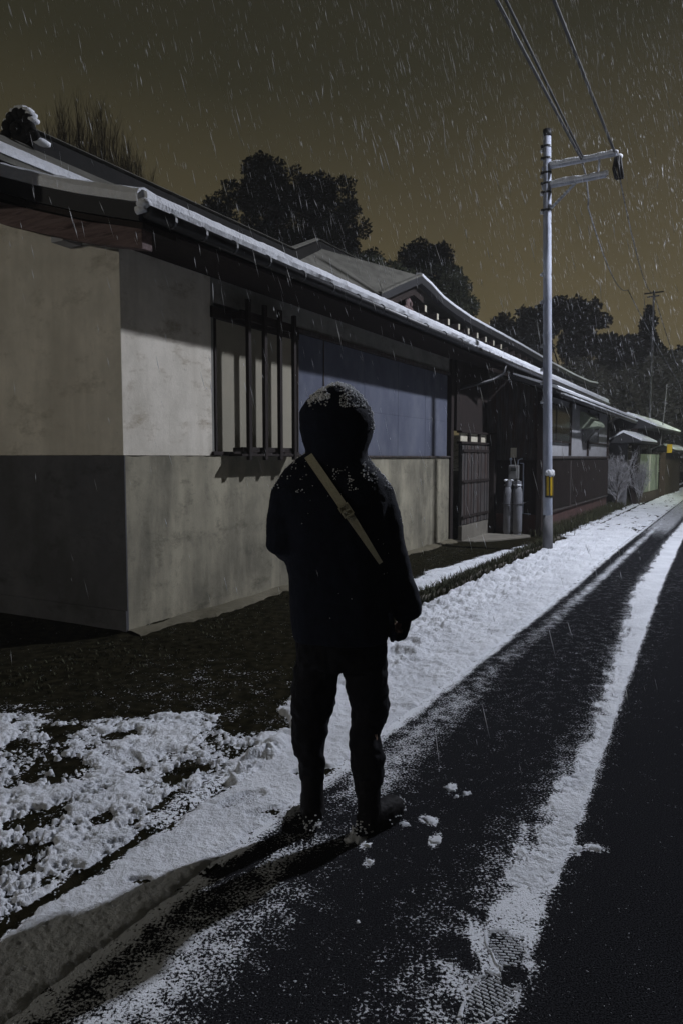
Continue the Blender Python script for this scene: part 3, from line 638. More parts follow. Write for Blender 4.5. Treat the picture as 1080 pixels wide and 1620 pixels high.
MB().tube([(9.57, -.845, 1.39), (9.57, -.85, .9), (9.57, -.85, .42), (9.57, -1.0, .41)], .012, 8).tube([(9.57, -.845, 1.39), (9.57, -.77, 1.40)], .012, 8).build('conduit', M['pole'], gh)
MB().box(7.83, 9.6, -.10, 3.0, 3.42, 3.5).build('ceiling_boards', M['wood'], gh)
MB().box(7.83, 9.6, 1.2, 1.3, -.05, 3.42).build('back_wall', M['black'], gh)
ds = MB().prism([(7.82, -.02), (9.56, -.02), (9.56, -1.0), (9.2, -1.1), (8.4, -.72), (7.9, -.42)], 2, -.05, .022).build('doorstep', M['concrete'], bevel=.008)
ds.location = HO; ds.rotation_euler = (0, 0, ANG); tag(ds, 'worn concrete doorstep in front of the gate', kind='structure')

def gas_cylinder(uq, vq, label):
    e_ = empty('gas_cylinder', W(uq, vq, .022), ANG); tag(e_, label, 'gas cylinder', 'gas cylinders beside the gate')
    rings = [(0,0,.03,.078,.078), (0,0,.05,.088,.088), (0,0,.80,.088,.088), (0,0,.87,.078,.078), (0,0,.92,.055,.055), (0,0,.95,.03,.03)]
    MB().loft(rings, 24).build('tank', M['cyl'], e_, smooth=True)
    MB().loft([(0,0,0,.075,.075), (0,0,.035,.075,.075)], 20).build('foot_ring', M['cyl'], e_)
    MB().tube([(0,0,.95), (0,0,1.02)], .022, 8).ell((0,0,1.035), (.035,.035,.02)).tube([(0,0,.985), (-.06,0,.985)], .014, 8).build('valve', M['meterm'], e_)
    m = MB()
    for a in range(5, 26):
        t0 = a/30*2*math.pi; t1 = (a+1)/30*2*math.pi
        c0, s0, c1, s1 = math.cos(t0), math.sin(t0), math.cos(t1), math.sin(t1)
        m.add([(c0*.062,s0*.062,.915),(c1*.062,s1*.062,.915),(c1*.066,s1*.066,1.03),(c0*.066,s0*.066,1.03),(c0*.057,s0*.057,.915),(c1*.057,s1*.057,.915),(c1*.061,s1*.061,1.03),(c0*.061,s0*.061,1.03)],
              [(0,1,2,3),(7,6,5,4),(3,2,6,7),(0,4,5,1)])
    m.build('valve_guard', M['cyl'], e_)
    s = MB(); r = random.Random(int(uq*100+vq*10))
    for i in range(9):
        a = r.uniform(0, 6.28); q = r.uniform(0, .07); s.ell((q*math.cos(a), q*math.sin(a), .93 + (.11 if q > .06 else .02)), (.035, .035, .022), 8, 5)
    tag(s.build('snow_cap', M['roof_snow'], e_, smooth=True), kind='stuff')
    return e_
gas_cylinder(9.42, -.60, 'grey gas cylinder beside the gate, the one nearer the plank doors')
gas_cylinder(9.42, -.785, 'grey gas cylinder beside the gate, the one nearer the utility pole')
ch = MB()
cp = [(9.34, -.50, .62), (9.32, -.60, .60), (9.33, -.69, .61), (9.32, -.785, .60), (9.36, -.88, .62), (9.5, -.93, .64), (9.57, -.95, .66)]
ch.tube(cp, .008, 6); c = ch.build('chain', M['cable']); c.location = HO; c.rotation_euler = (0, 0, ANG); tag(c, 'thin chain strapping the two grey gas cylinders to the wall', 'chain')
gm = empty('gas_meter', W(9.59, -.68, 1.08), ANG); tag(gm, 'pale gas meter on the dark wall above the gas cylinders', 'gas meter')
MB().box(-.13, -.005, -.10, .10, 0, .28).build('case', M['meterm'], gm, bevel=.02)
MB().box(-.137, -.1305, -.05, .05, .16, .23).build('dial', M['glass'], gm)
MB().tube([(-.06, -.07, .285), (-.06, -.07, .37), (-.03, -.12, .40), (-.02, -.15, .40)], .012, 8).build('pipe', M['pole'], gm, smooth=True)
MB().tube([(-.06, .07, .285), (-.06, .07, .38)], .012, 8).ell((-.06, .07, .39), (.03, .03, .03), 8, 6).build('pipe', M['pole'], gm, smooth=True)
MB().tube([(-.07, 0, -.001), (-.07, .02, -.08), (-.12, .0, -.10)], .012, 8).ell((-.09, 0, -.05), (.035, .05, .035), 10, 6).build('regulator', M['meterm'], gm, smooth=True)

# ------------------------------------------------------------------ annex beyond the gate
ax = empty('annex_house', HO, ANG); tag(ax, 'annex with white boards and dark slatted lower wall beyond the utility pole', 'building')
U0, U1, V0 = 9.6, 18.2, -1.10
MB().box(9.73, U1, V0, V0+.12, -.1, .36).build('base_wall', M['redbase'], ax)
MB().box(9.73, U1, V0+.0, V0+.12, .365, 1.48).build('lower_boards', M['wood'], ax)
m = MB(); q = 9.8
while q < U1: m.box(q, q+.03, V0-.03, V0-.001, .42, 1.44); q += .11
m.build('slats', M['wood'], ax)
MB().box(9.62, U1, V0-.045, V0-.003, 1.482, 1.53).box(9.62, U1, V0-.045, V0-.003, .366, .40).box(12.6, 12.66, V0-.05, V0-.031, .42, 1.44).build('rails', M['oldwood'], ax)
MB().box(9.73, U1, V0+.02, V0+.12, 1.535, 2.75).build('upper_boards', M['white_board'], ax)
wn1 = MB().box(9.8, 12.55, V0-.02, V0+.015, 1.86, 2.62).build('window', M['glass'], ax)
MB().box(9.75, 12.62, V0-.03, V0+.012, 1.82, 1.86).box(12.552, 12.62, V0-.03, V0+.012, 1.862, 2.7).box(11.1, 11.16, V0-.028, V0-.021, 1.862, 2.62).build('window_frame', M['wood'], wn1)
wn2 = MB().box(14.95, 16.35, V0-.02, V0+.015, 1.90, 2.62).build('window', M['glass'], ax)
MB().box(14.88, 18.1, V0-.03, V0+.012, 1.86, 1.90).box(14.88, 14.948, V0-.03, V0+.012, 1.54, 2.7).box(16.352, 16.40, V0-.03, V0+.012, 1.902, 2.7).build('window_frame', M['wood'], wn2)
for a in (12.62, 18.12): MB().box(a, a+.07, V0-.035, V0+.0195, 1.54, 2.75).build('stud', M['wood'], ax)
MB().prism([(V0-.42, 2.70), (V0-.42, 2.76), (-.62, 3.10), (-.62, 3.0)], 0, 9.2, 22.0).build('pent_roof', M['tile'], ax)
rough_strip('pent_snow', 9.2, 22.0, [(V0-.45, 2.755), (V0-.46, 2.79), (V0-.42, 2.83), (-.72, 3.09), (-.72, 3.06), (V0-.40, 2.775)], ax, M['roof_snow'], .008, .09)
MB().tube([(9.3, V0-.47, 2.66), (21.0, V0-.47, 2.62)], .04, 10).build('gutter', M['gutter'], ax, smooth=True)
rough_strip('gutter_snow', 9.5, 21, [(V0-.52, 2.665), (V0-.525, 2.69), (V0-.49, 2.705), (V0-.45, 2.70), (V0-.44, 2.67)], ax, M['roof_snow'], .008, .1)
MB().box(9.73, U1, V0+.12, V0+.2, -.1, 2.9).build('back_boards', M['wood'], ax)
# hooded vent / small awning on the white wall
aw = empty('wall_hood', W(14.3, V0+.019, 2.2), ANG); tag(aw, 'pale green plastic hood bracketed on the white annex wall under the eave', 'hood')
MB().prism([(0, 0), (0, .42), (-.12, .40), (-.42, .12), (-.42, .05)], 0, -.42, .62).build('cover', M['greenwall'], aw, bevel=.01)
MB().prism([(0, -.35), (0, -.002), (-.30, -.002)], 0, -.05, -.01).prism([(0, -.35), (0, -.002), (-.30, -.002)], 0, .3, .34).build('bracket', M['meterm'], aw)

# grey return wall, garden wall, its little roof
gw = empty('concrete_wall', W(19.6, -.85, 0), ANG); tag(gw, 'grey rendered wall end behind the snowy shrub', 'wall')
MB().box(0, .2, -.62, .9, -.1, 2.32).build('panel', M['greywall'], gw)
MB().box(-.03, .25, -.67, .9, 2.325, 2.38).build('coping', M['tile'], gw)
gd = empty('garden_wall', W(20.6, -1.6, 0), ANG - R(3)); tag(gd, 'pale green garden wall with snowy tiled coping at the far end of the street', 'wall')
MB().box(0, .55, -.06, .12, -.1, 1.9).build('gate_panel', M['wood'], gd)
MB().box(.56, 4.6, -.05, .12, .32, 1.62).build('panel', M['greenwall'], gd)
MB().box(.56, 4.6, -.10, .12, -.1, .315).build('base', M['brick'], gd)
MB().box(2.45, 2.52, -.07, -.051, .32, 1.62).build('stud', M['cream'], gd)
MB().prism([(-.45, 1.95), (-.45, 2.0), (.05, 2.25), (.5, 2.0), (.5, 1.95)], 0, -1.9, 1.1).build('coping', M['tile'], gd)
MB().prism([(-.48, 2.0), (-.47, 2.05), (.05, 2.32), (.5, 2.05), (.5, 2.003), (.05, 2.253)], 0, -1.9, 1.1).build('coping_snow', M['roof_snow'], gd)
MB().prism([(-.55, 2.45), (-.55, 2.5), (.3, 2.9), (1.2, 2.5), (1.2, 2.45)], 0, .2, 6.2).build('gate_roof', M['tile'], gd)
MB().prism([(-.58, 2.50), (-.57, 2.56), (.3, 2.98), (1.2, 2.56), (1.2, 2.503), (.3, 2.903)], 0, .15, 6.25).build('gate_roof_snow', M['roof_snow'], gd)
MB().box(.2, 6.0, .0, .9, 2.0, 2.44).build('gate_beam', M['wood'], gd)
MB().box(6.3, 11, -.05, .15, -.1, 1.7).build('far_panel', M['brick'], gd)
MB().prism([(-.4, 1.75), (-.4, 1.8), (.05, 2.0), (.5, 1.8), (.5, 1.75)], 0, 6.3, 11).build('far_coping', M['tile'], gd)
MB().prism([(-.42, 1.802), (-.42, 1.86), (.05, 2.06), (.5, 1.86), (.5, 1.803), (.05, 2.003)], 0, 6.3, 11).build('far_coping_snow', M['roof_snow'], gd)
sg = empty('sign_board', W(24.2, -2.32, 1.62), ANG+.5); tag(sg, 'small plain yellow sign hanging under the far snowy gate roof', 'sign')
MB().box(-.02, .02, -.09, .09, .05, .36).build('board', M['yellow'], sg, bevel=.005)
MB().box(-.01, .01, -.02, .02, .421, .70).build('hanger', M['black'], sg)

# ------------------------------------------------------------------ utility pole
px_, py_ = 3.355, 11.73
up = empty('utility_pole', (px_, py_, -.05)); tag(up, 'tall thin grey steel utility pole with two snowy crossarms and a yellow black marker', 'utility pole')
lean = -.15/6.66
def PL(z, dx=0, dy=0): return (lean*z + dx, dy, z)
MB().tube([PL(0), PL(1.0), PL(3.5), PL(6.62)], [.077, .075, .068, .060], 20).build('shaft', M['pole'], up, smooth=True)
MB().tube([PL(0), PL(.62)], [.081, .079], 20).build('foot_sleeve', M['greywall'], up, smooth=True)
MB().tube([PL(6.55), PL(6.66)], [.068, .064], 16).build('cap', M['black'], up, smooth=True)
nx, ny = UY, -UX    # direction towards the road
def arm(z, L, name='crossarm'):
    a = PL(z); o = MB().tube([(a[0]-nx*.08, a[1]-ny*.08, z-.01), (a[0]+nx*L, a[1]+ny*L, z+.005)], .034, 8).build(name, M['pole'], up)
    m = MB(); k = int(L/.035)
    for i in range(2, k+1):
        t = i*.035; q = mnoise.noise((t*9, z*3, 1)); m.ell((a[0]+nx*t-.004, a[1]+ny*t-.01, z+.036+q*.014), (.042, .044, .036+.016*q), 8, 5)
    m.build('arm_snow', M['roof_snow'], o, smooth=True); return o
arm(6.09, 1.02); arm(5.80, .88)
a = PL(5.42); b = PL(5.76)
br = MB().tube([(a[0]+nx*.02, a[1]+ny*.02, 5.42), (b[0]+nx*.42, b[1]+ny*.42, 5.765)], .02, 8).build('brace', M['pole'], up)
m = MB()
for i in range(9):
    t = i/9; m.ell((a[0]+nx*(.06+.38*t), a[1]+ny*(.06+.38*t), 5.46+.34*t), (.03, .03, .02), 8, 5)
m.build('brace_snow', M['roof_snow'], br, smooth=True)
MB().tube([(PL(6.09)[0]+nx*.78, PL(6.09)[1]+ny*.78, 6.06), (PL(5.8)[0]+nx*.76, ny*.76, 5.83)], .016, 8).build('link', M['pole'], up)
for z in (6.40, 6.22, 6.0, 5.84, 5.70, 5.43):
    MB().tube([PL(z-.015), PL(z+.015)], .070, 16).box(PL(z)[0]-.10, PL(z)[0]-.06, -.02, .02, z-.02, z+.02).build('band', M['gutter'], up)
for i, z in enumerate((6.32, 5.93, 5.66, 4.42, 3.99, 3.3, 2.93, 2.72, 2.42, 5.38)):
    a = PL(z); s_ = -1 if i % 2 == 0 or i > 3 else -1
    st = MB().tube([(a[0]-.05, 0, z), (a[0]-.115, .0, z)], .007, 6).build('step_bolt', M['pole'], up)
    MB().ell((a[0]-.088, 0, z+.02), (.030, .028, .028), 8, 6).ell((a[0]-.075, .01, z+.045), (.018, .02, .02), 8, 5).build('bolt_snow', M['roof_snow'], st, smooth=True)
# marker wrap: black with yellow strips, towards the road
m = MB(); zc0, zc1 = .91, 1.27
def wrap(m, a0, a1, z0, z1, r):
    n = 10; vs = []; fs = []
    for z in (z0, z1):
        for i in range(n+1):
            t = a0 + (a1-a0)*i/n; vs.append((PL(z)[0] + r*math.cos(t), r*math.sin(t), z))
    for i in range(n): fs.append((i, i+1, n+2+i, n+1+i))
    m.add(vs, fs)
wrap(m, R(-135), R(40), zc0, zc1, .082); mk = m.build('marker', M['black'], up)
m = MB(); wrap(m, R(-118), R(-92), zc0+.03, zc1-.02, .0835); wrap(m, R(-76), R(-50), zc0+.03, zc1-.02, .0835); wrap(m, R(-34), R(-8), zc0+.03, zc1-.02, .0835); m.build('marker_strip', M['yellow'], mk)
m = MB()
for i in range(7): t = R(-110+i*20); m.ell((PL(1.3)[0]+.075*math.cos(t), .075*math.sin(t), 1.30+.02*math.sin(i*2.1)), (.04, .035, .045), 8, 6)
m.build('marker_snow', M['roof_snow'], up, smooth=True)

# wires along the street
def wire(name, label, pts, r=.011, mtl='cable', cat='cable', grp=None):
    c = MB().tube(pts, r, 6).build(name, M[mtl]); tag(c, label, cat, grp); return c
def cat_pts(a, b, sag, n=14):
    a = Vector(a); b = Vector(b); return [tuple(a.lerp(b, i/n) - Vector((0, 0, sag*4*(i/n)*(1-i/n)))) for i in range(n+1)]
A1 = (px_+PL(6.1)[0]+nx*1.0, py_+ny*1.0, 6.07); A2 = (px_+PL(6.1)[0]+nx*.52, py_+ny*.52, 6.06)
BK = 22
def back(p, dv=0, dz=0): return (p[0]-UX*BK-UY*-dv*0, p[1]-UY*BK, p[2]+dz)
FARP = (13.75, 32.2)   # next pole, far down the street
wire('power_cable', 'single black overhead cable on the right, running over the road to the arm tip', cat_pts(A1, back(A1, dz=.2), .05), .019)
wire('power_cable', 'left cable of the pair overhead that meets the middle of the crossarm', cat_pts(A2, (back(A2)[0]-.14, back(A2)[1]+.08, A2[2]+.30), .05), .019)
wire('power_cable', 'right cable of the pair overhead that meets the middle of the crossarm', cat_pts((A2[0]+.02, A2[1], A2[2]+.03), (back(A2)[0]+.05, back(A2)[1]-.02, A2[2]+.40), .03), .015)
D1 = (FARP[0]-.5, FARP[1]-.4, 9.1)
wire('drop_cable', 'snow-dusted cable leaving the arm tip for the distance, right of the pair', cat_pts(A1, (12.75, 30.2, 8.2), .55), .011, 'snowy_cable')
wire('drop_cable', 'snow-dusted sagging cable looping down from mid-arm, left of the pair', [A2, (A2[0]+.07, A2[1]-.02, 5.8), (A2[0]+.22, A2[1]+.3, 5.58)] + cat_pts((A2[0]+.3, A2[1]+.55, 5.52), (11.6, 30.0, 8.3), .45), .012, 'snowy_cable')
wire('drop_cable', 'faint snowy cable running on down to the far right trees', cat_pts((12.75, 30.2, 8.2), (15.6, 34, 5.6), .1), .016, 'snowy_cable')
wire('drop_cable', 'second faint snowy cable below it, ending in the far right trees', cat_pts((11.6, 30.0, 8.3), (14.9, 32.5, 4.9), .1), .016, 'snowy_cable')
# splice closure
sc = empty('cable_closure', (A1[0]+.05, A1[1]+.0, 5.86)); tag(sc, 'black ribbed cable closure hanging at the tip of the upper crossarm', 'cable box')
m = MB()
for k in range(7):
    a = k/7*6.28; m.tube([(.035*math.cos(a), .035*math.sin(a), .14), (.06*math.cos(a), .06*math.sin(a), -.02), (.05*math.cos(a)+.03, .05*math.sin(a), -.17)], .020, 7)
m.build('sleeve', M['black'], sc, smooth=True)
MB().tube([(-.05, 0, .22), (0, 0, .13)], .012, 6).build('hanger', M['pole'], sc)
MB().ell((.02, 0, .15), (.055, .05, .04), 10, 6).build('snow_cap', M['roof_snow'], sc, smooth=True)
# next poles down the street
fp = empty('distant_pole', (12.75, 30.2, -.05)); tag(fp, 'thin distant pole with a small crossarm standing before the far trees', 'utility pole')
MB().tube([(0,0,0), (0,0,8.35)], [.06, .04], 8).build('shaft', M['cable'], fp)
MB().tube([(-.35,.1,8.25), (.35,-.1,8.3)], .03, 6).tube([(-.25,.05,8.1), (.2,-.05,8.15)], .03, 6).build('crossarm', M['cable'], fp)
fp2 = empty('wooden_pole', (12.62, 26.4, -.05)); tag(fp2, 'brown pole at the right edge of the photo with a snowy band', 'utility pole')
MB().tube([(0,0,0), (0,0,3.4), (.02,0,5.2)], [.13, .12, .10], 12).build('shaft', M['bark'], fp2, smooth=True)
MB().ell((-.02,-.08,2.32), (.16,.12,.10), 10, 6).build('snow_clump', M['roof_snow'], fp2, smooth=True)
MB().box(.02, .2, -.16, -.13, .55, .80).build('plate', M['yellow'], fp2)
fp3 = empty('leaning_stake', (11.2, 25.6, 1.9)); tag(fp3, 'thin pale stake leaning above the far snowy gate roof', 'stake')
MB().tube([(0,0,0), (.15,.1,1.2), (.26,.2,2.2)], [.018, .015, .01], 6).build('rod', M['meterm'], fp3)

# ------------------------------------------------------------------ plants
def leaf_cloud(centres, radii, n, size, r, flat=1.0, up_bias=.0, tip=.55):
    """many small leaf quads spread through a set of clumps"""
    C_ = np.array(centres); Rr = np.array(radii)
    wgt = (Rr**2); wgt = wgt/wgt.sum(); k = r.choice(len(C_), n, p=wgt)
    d = r.normal(size=(n, 3)); d /= np.linalg.norm(d, axis=1)[:, None]
    rad = r.random(n)**.38
    P = C_[k] + d*Rr[k][:, None]*rad[:, None]*np.array([1, 1, flat])
    ax_ = r.normal(size=(n, 3)); ax_[:, 2] += up_bias; ax_ += d*tip; ax_ /= np.linalg.norm(ax_, axis=1)[:, None]
    t = np.cross(ax_, r.normal(size=(n, 3))); t /= np.linalg.norm(t, axis=1)[:, None]
    L = size*r.uniform(.6, 1.5, n)[:, None]; Wd = L*.34
    V_ = np.stack([P - t*Wd*.2, P + ax_*L*.5 - t*Wd, P + ax_*L, P + ax_*L*.5 + t*Wd], 1).reshape(-1, 3)
    return V_, np.arange(n*4).reshape(n, 4)
def crown_clumps(r, c, rad, n, cr0, cr1, shape='round'):
    cs = []; rs = []
    while len(cs) < n:
        d = r.normal(size=3); d /= np.linalg.norm(d); q = r.random()**.45
        p = d*q
        if shape == 'cone':
            h = r.random()**1.3; a = r.uniform(0, 6.28); q = (1-h)*r.uniform(.4, 1)
            p = np.array([math.cos(a)*q, math.sin(a)*q, h*2-1])
        cs.append(np.array(c) + p*np.array(rad)); rs.append(r.uniform(cr0, cr1)*(1.0 if shape != 'cone' else (1.1-.6*(p[2]+1)/2)))
    return cs, rs
def tree(name, label, base, cr_list, n, leaf, seed, mtl, cat='tree', group=None, trunk_h=None, trunk_r=.2):
    r = np.random.default_rng(seed); e_ = empty(name, base); tag(e_, label, cat, group)
    cs = []; rs = []
    for (c, rad, k, a, b, shp) in cr_list:
        q, s = crown_clumps(r, c, rad, k, a, b, shp); cs += q; rs += s
    V_, F_ = leaf_cloud(cs, rs, n, leaf, r); o = np_mesh('crown', V_, F_, M[mtl], e_)
    c0 = np.mean([np.array(c[0]) for c in cr_list], 0); m = MB()
    top = Vector((c0[0], c0[1], c0[2]*1.05)); mid = Vector((c0[0]*.3, c0[1]*.3, c0[2]*.5))
    m.tube([(0, 0, -.3), mid, top], [trunk_r, trunk_r*.75, trunk_r*.3], 10)
    for i in range(9):
        q = Vector(cs[int(r.integers(len(cs)))]); m.tube([mid.lerp(top, r.uniform(0, .7)), mid.lerp(q, .5) + Vector((0, 0, .3)), q], [trunk_r*.35, trunk_r*.22, trunk_r*.08], 6)
    m.build('trunk', M['bark'], e_); return e_
# big camphor-like evergreen behind the roof, 22 m away
tree('evergreen_tree', 'tall broad dark evergreen rising above the middle of the roof', (-1.3, 22, 0),
     [((-.30, 0, 7.4), (2.75, 2.0, 2.75), 95, .30, .70, 'round'), ((-1.75, .2, 7.3), (1.45, 1.3, 1.8), 40, .25, .55, 'round'), ((1.3, 0, 6.9), (1.7, 1.4, 2.0), 46, .28, .6, 'round'),
      ((-2.6, .3, 7.7), (.5, .4, 1.4), 16, .16, .32, 'cone'), ((-.75, 0, 9.5), (.85, .5, .95), 18, .16, .38, 'round'), ((.75, .1, 9.1), (.85, .5, 1.1), 20, .18, .38, 'round'), ((-1.6, .1, 9.0), (.8, .4, .8), 14, .16, .34, 'round'), ((2.3, .3, 6.0), (1.2, .9, 1.4), 28, .25, .5, 'round'), ((3.0, .4, 6.0), (1.0, .8, 1.0), 20, .22, .42, 'round'), ((2.3, .3, 6.9), (.7, .7, .8), 12, .22, .4, 'round')], 190000, .085, 11, 'leaf', trunk_r=.3)
tree('evergreen_tree', 'smaller round dark evergreen right of the tall one behind the roof', (2.75, 24, 0),
     [((-.05, 0, 6.6), (1.3, 1.1, 1.7), 60, .22, .48, 'round'), ((-1.5, .2, 6.0), (1.1, .8, 1.3), 30, .22, .42, 'round'), ((.75, 0, 6.1), (.65, .6, 1.6), 20, .2, .4, 'round')], 80000, .09, 12, 'leaf', trunk_r=.2)
# broom-like bare tree, upper left
def broom(name, label, base, h, spread, n, seed, r0=.018, mtl='twig'):
    r = random.Random(seed); e_ = empty(name, base); tag(e_, label, 'tree'); m = MB()
    m.tube([(0,0,-.2), (0,0,h*.3), (.05,0,h*.55)], [.14, .10, .06], 8); m.build('trunk', M['bark'], e_)
    t = MB()
    for i in range(n):
        a = r.uniform(0, 6.28); s = spread*math.sqrt(r.random()); x, y = s*math.cos(a), s*math.sin(a)
        hh = h*(1 - .15*(s/spread)**1.8)*r.uniform(.88, 1.0); st = r.uniform(.28, .5)*h
        b0 = Vector((x*.2, y*.2, st)); b1 = Vector((x*.75, y*.75, st+(hh-st)*.5)); b2 = Vector((x+r.uniform(-.05,.05), y, hh))
        t.tube([b0, b1, b2], [r0*1.3, r0, r0*.3], 4, cap=False)
        for j in range(14):
            f_ = r.uniform(.25, .97); p = b1.lerp(b2, f_) if f_ > .5 else b0.lerp(b1, f_*2); l = r.uniform(.25, .7)
            t.tube([p, p + Vector((r.uniform(-.38,.38)*l, r.uniform(-.3,.3)*l, l))], [r0*.55, r0*.2], 3, cap=False)
    t.build('branches', M[mtl], e_); return e_
broom('bare_tree', 'slim leafless tree with upright twigs behind the ridge at the left', (-6.75, 20, 0), 11.1, 1.5, 330, 5, .008)
broom('bare_tree', 'lower leafless treetop just right of the first behind the ridge', (-5.55, 20.5, 0), 9.9, .8, 130, 6, .008)
# far trees
def ftree(label, x, y, zc, rx, rz, n, seed, shape='round', name='far_tree', leaf=.30, k=26, cr_=(.5, 1.0)):
    return tree(name, label, (x, y, 0), [((0, 0, zc), (rx, rx, rz), k, cr_[0], cr_[1], shape)], n, leaf, seed, 'leaf2', trunk_r=.25, group='trees beyond the end of the street')
ftree('low rounded far tree just left of the utility pole', 17.0, 66, 11.2, 3.6, 3.6, 12000, 21)
ftree('hazy far tree peeking over the long eave, leftmost of the far trees', 13.2, 62, 10.4, 2.8, 3.9, 10000, 22)
tree('pine_tree', 'flat-topped spreading pine above the far trees, right of the utility pole', (18.8, 60, 0),
     [((-.2, 0, 13.6), (2.0, 1.6, .55), 12, .45, .7, 'round'), ((1.0, 0, 12.7), (2.6, 1.8, .45), 12, .4, .65, 'round'), ((-1.5, 0, 12.1), (2.4, 1.6, .6), 12, .4, .7, 'round'), ((-3.6, 0, 13.2), (.7, .6, .3), 4, .25, .4, 'round'), ((.4, 0, 10.9), (3.0, 1.8, .9), 16, .5, .8, 'round')], 16000, .26, 23, 'leaf2', group='trees beyond the end of the street', trunk_r=.25)
tree('cedar_tree', 'dark conical cedar standing above the far trees at the right', (24.1, 58, 0),
     [((0, 0, 10.0), (1.9, 1.9, 3.3), 60, .35, .7, 'cone')], 15000, .24, 24, 'leaf', group='trees beyond the end of the street', trunk_r=.22)
ftree('wide bushy far tree below the flat-topped pine', 18.6, 54, 7.0, 3.8, 3.8, 14000, 25)
ftree('bushy far tree between the pine and the cedar', 21.4, 52, 6.6, 3.0, 4.0, 12000, 26)
ftree('bushy far tree below the cedar', 24.0, 50, 5.6, 3.0, 3.9, 12000, 27)
ftree('tall dark tree rising behind the green garden wall', 17.2, 40, 4.0, 2.6, 3.4, 12000, 28, leaf=.22)
ftree('dark foliage over the concrete wall end, below the long eave tip', 14.2, 42, 4.6, 2.4, 3.0, 11000, 29, leaf=.22)
ftree('dark tree at the right edge of the photo beside the brown pole', 20.0, 38, 4.0, 2.6, 4.2, 12000, 30, leaf=.22)
ftree('far tree top at the right edge of the photo, under the sagging cables', 29.0, 60, 6.6, 3.0, 3.6, 9000, 31)
ftree('hazy broad far tree seen behind the utility pole', 14.0, 56, 6.2, 3.2, 3.9, 11000, 32)
# distant wooded rise closing the view
def hill():
    n, m_ = 60, 14; vs = []; fs = []
    for i in range(n):
        a = R(-75 + 150*i/(n-1))
        for j in range(m_):
            d = 80 + j*9; z = 7.0*math.sin(min(1, j/9)*math.pi/2)*(1 + .25*mnoise.noise((i*.25, j*.3, 0))) - .5
            vs.append((d*math.sin(a), d*math.cos(a), z))
    for i in range(n-1):
        for j in range(m_-1): fs.append((i*m_+j, (i+1)*m_+j, (i+1)*m_+j+1, i*m_+j+1))
    o = MB().add(vs, fs).build('hills', M['leaf2'], smooth=True); tag(o, kind='structure')
hill()
# snowy shrub by the grey wall
def shrub(label, base, h, n, seed, spread=.5, mtl='twig_snow', name='bare_shrub'):
    r = random.Random(seed); e_ = empty(name, base); tag(e_, label, 'shrub'); m = MB(); t = MB()
    m.tube([(0,0,-.05), (.08,0,h*.35), (.2,.0,h*.6)], [.03, .022, .012], 6).build('stem', M['bark'], e_)
    for i in range(n):
        a = r.uniform(0, 6.28); s = spread*r.random()**.6; z1 = h*r.uniform(.45, 1)
        p0 = Vector((.1*r.random(), 0, r.uniform(.1, .5)*h)); p1 = Vector((s*math.cos(a)*.7, s*math.sin(a)*.7, (p0.z+z1)/2)); p2 = Vector((s*math.cos(a), s*math.sin(a), z1))
        t.tube([p0, p1, p2], [.009, .007, .004], 4, cap=False)
        for j in range(6):
            p = p1.lerp(p2, r.random()); t.tube([p, p+Vector((r.uniform(-.16,.16), r.uniform(-.16,.16), r.uniform(-.02,.18)))], [.006, .003], 3, cap=False)
    t.build('twigs', M[mtl], e_)
shrub('leafless snow-dusted shrub in front of the grey wall end', W(18.95, -1.25, 0), 1.75, 90, 9, .62)
shrub('dark snowy bush in the gap beside the green garden wall', W(20.5, -1.75, 0), 1.5, 70, 10, .42, 'twig_snow', 'leafy_bush')

# ------------------------------------------------------------------ the person
def cloth(name, col, var, sheen=.0):
    m = mat(name, col, .85, var, 25, .4, 220, spec=.12); return m
M['jacket'] = cloth('navy_jacket', (.0060,.0078,.0150), (.009,.0115,.022))
M['trousers'] = cloth('black_trousers', (.006,.006,.0085), (.009,.009,.012))
M['glove'] = cloth('black_glove', (.006,.006,.008), (.01,.01,.012))
M['boot'] = mat('black_boot', (.006,.006,.007), .7, (.011,.010,.011), 14, .4, 60, spec=.1)
M['skin'] = mat('skin', (.42,.27,.20), .6, (.36,.22,.16), 20, spec=.3)
M['strap'] = mat('khaki_webbing', (.46,.43,.31), .8, (.38,.355,.26), 60, .5, 160)
M['hair'] = mat('hair', (.01,.009,.008), .6)
PY = 2.86
def chain(m, pts, rad, n=14): return m.tube(pts, rad, n)
def remeshed(mb, name, mtl, parent, voxel, smooth=4, disp=None):
    o = mb.build(name, mtl, parent, smooth=True)
    r_ = o.modifiers.new('remesh', 'REMESH'); r_.mode = 'VOXEL'; r_.voxel_size = voxel; r_.use_smooth_shade = True
    if smooth: s = o.modifiers.new('smooth', 'SMOOTH'); s.iterations = smooth; s.factor = .5
    for (sc_, st) in (disp or []):
        tx = bpy.data.textures.new(name+'_folds', 'CLOUDS'); tx.noise_scale = sc_; tx.noise_depth = 2
        d = o.modifiers.new('folds', 'DISPLACE'); d.texture = tx; d.strength = st; d.mid_level = .5; d.texture_coords = 'LOCAL'
    return o
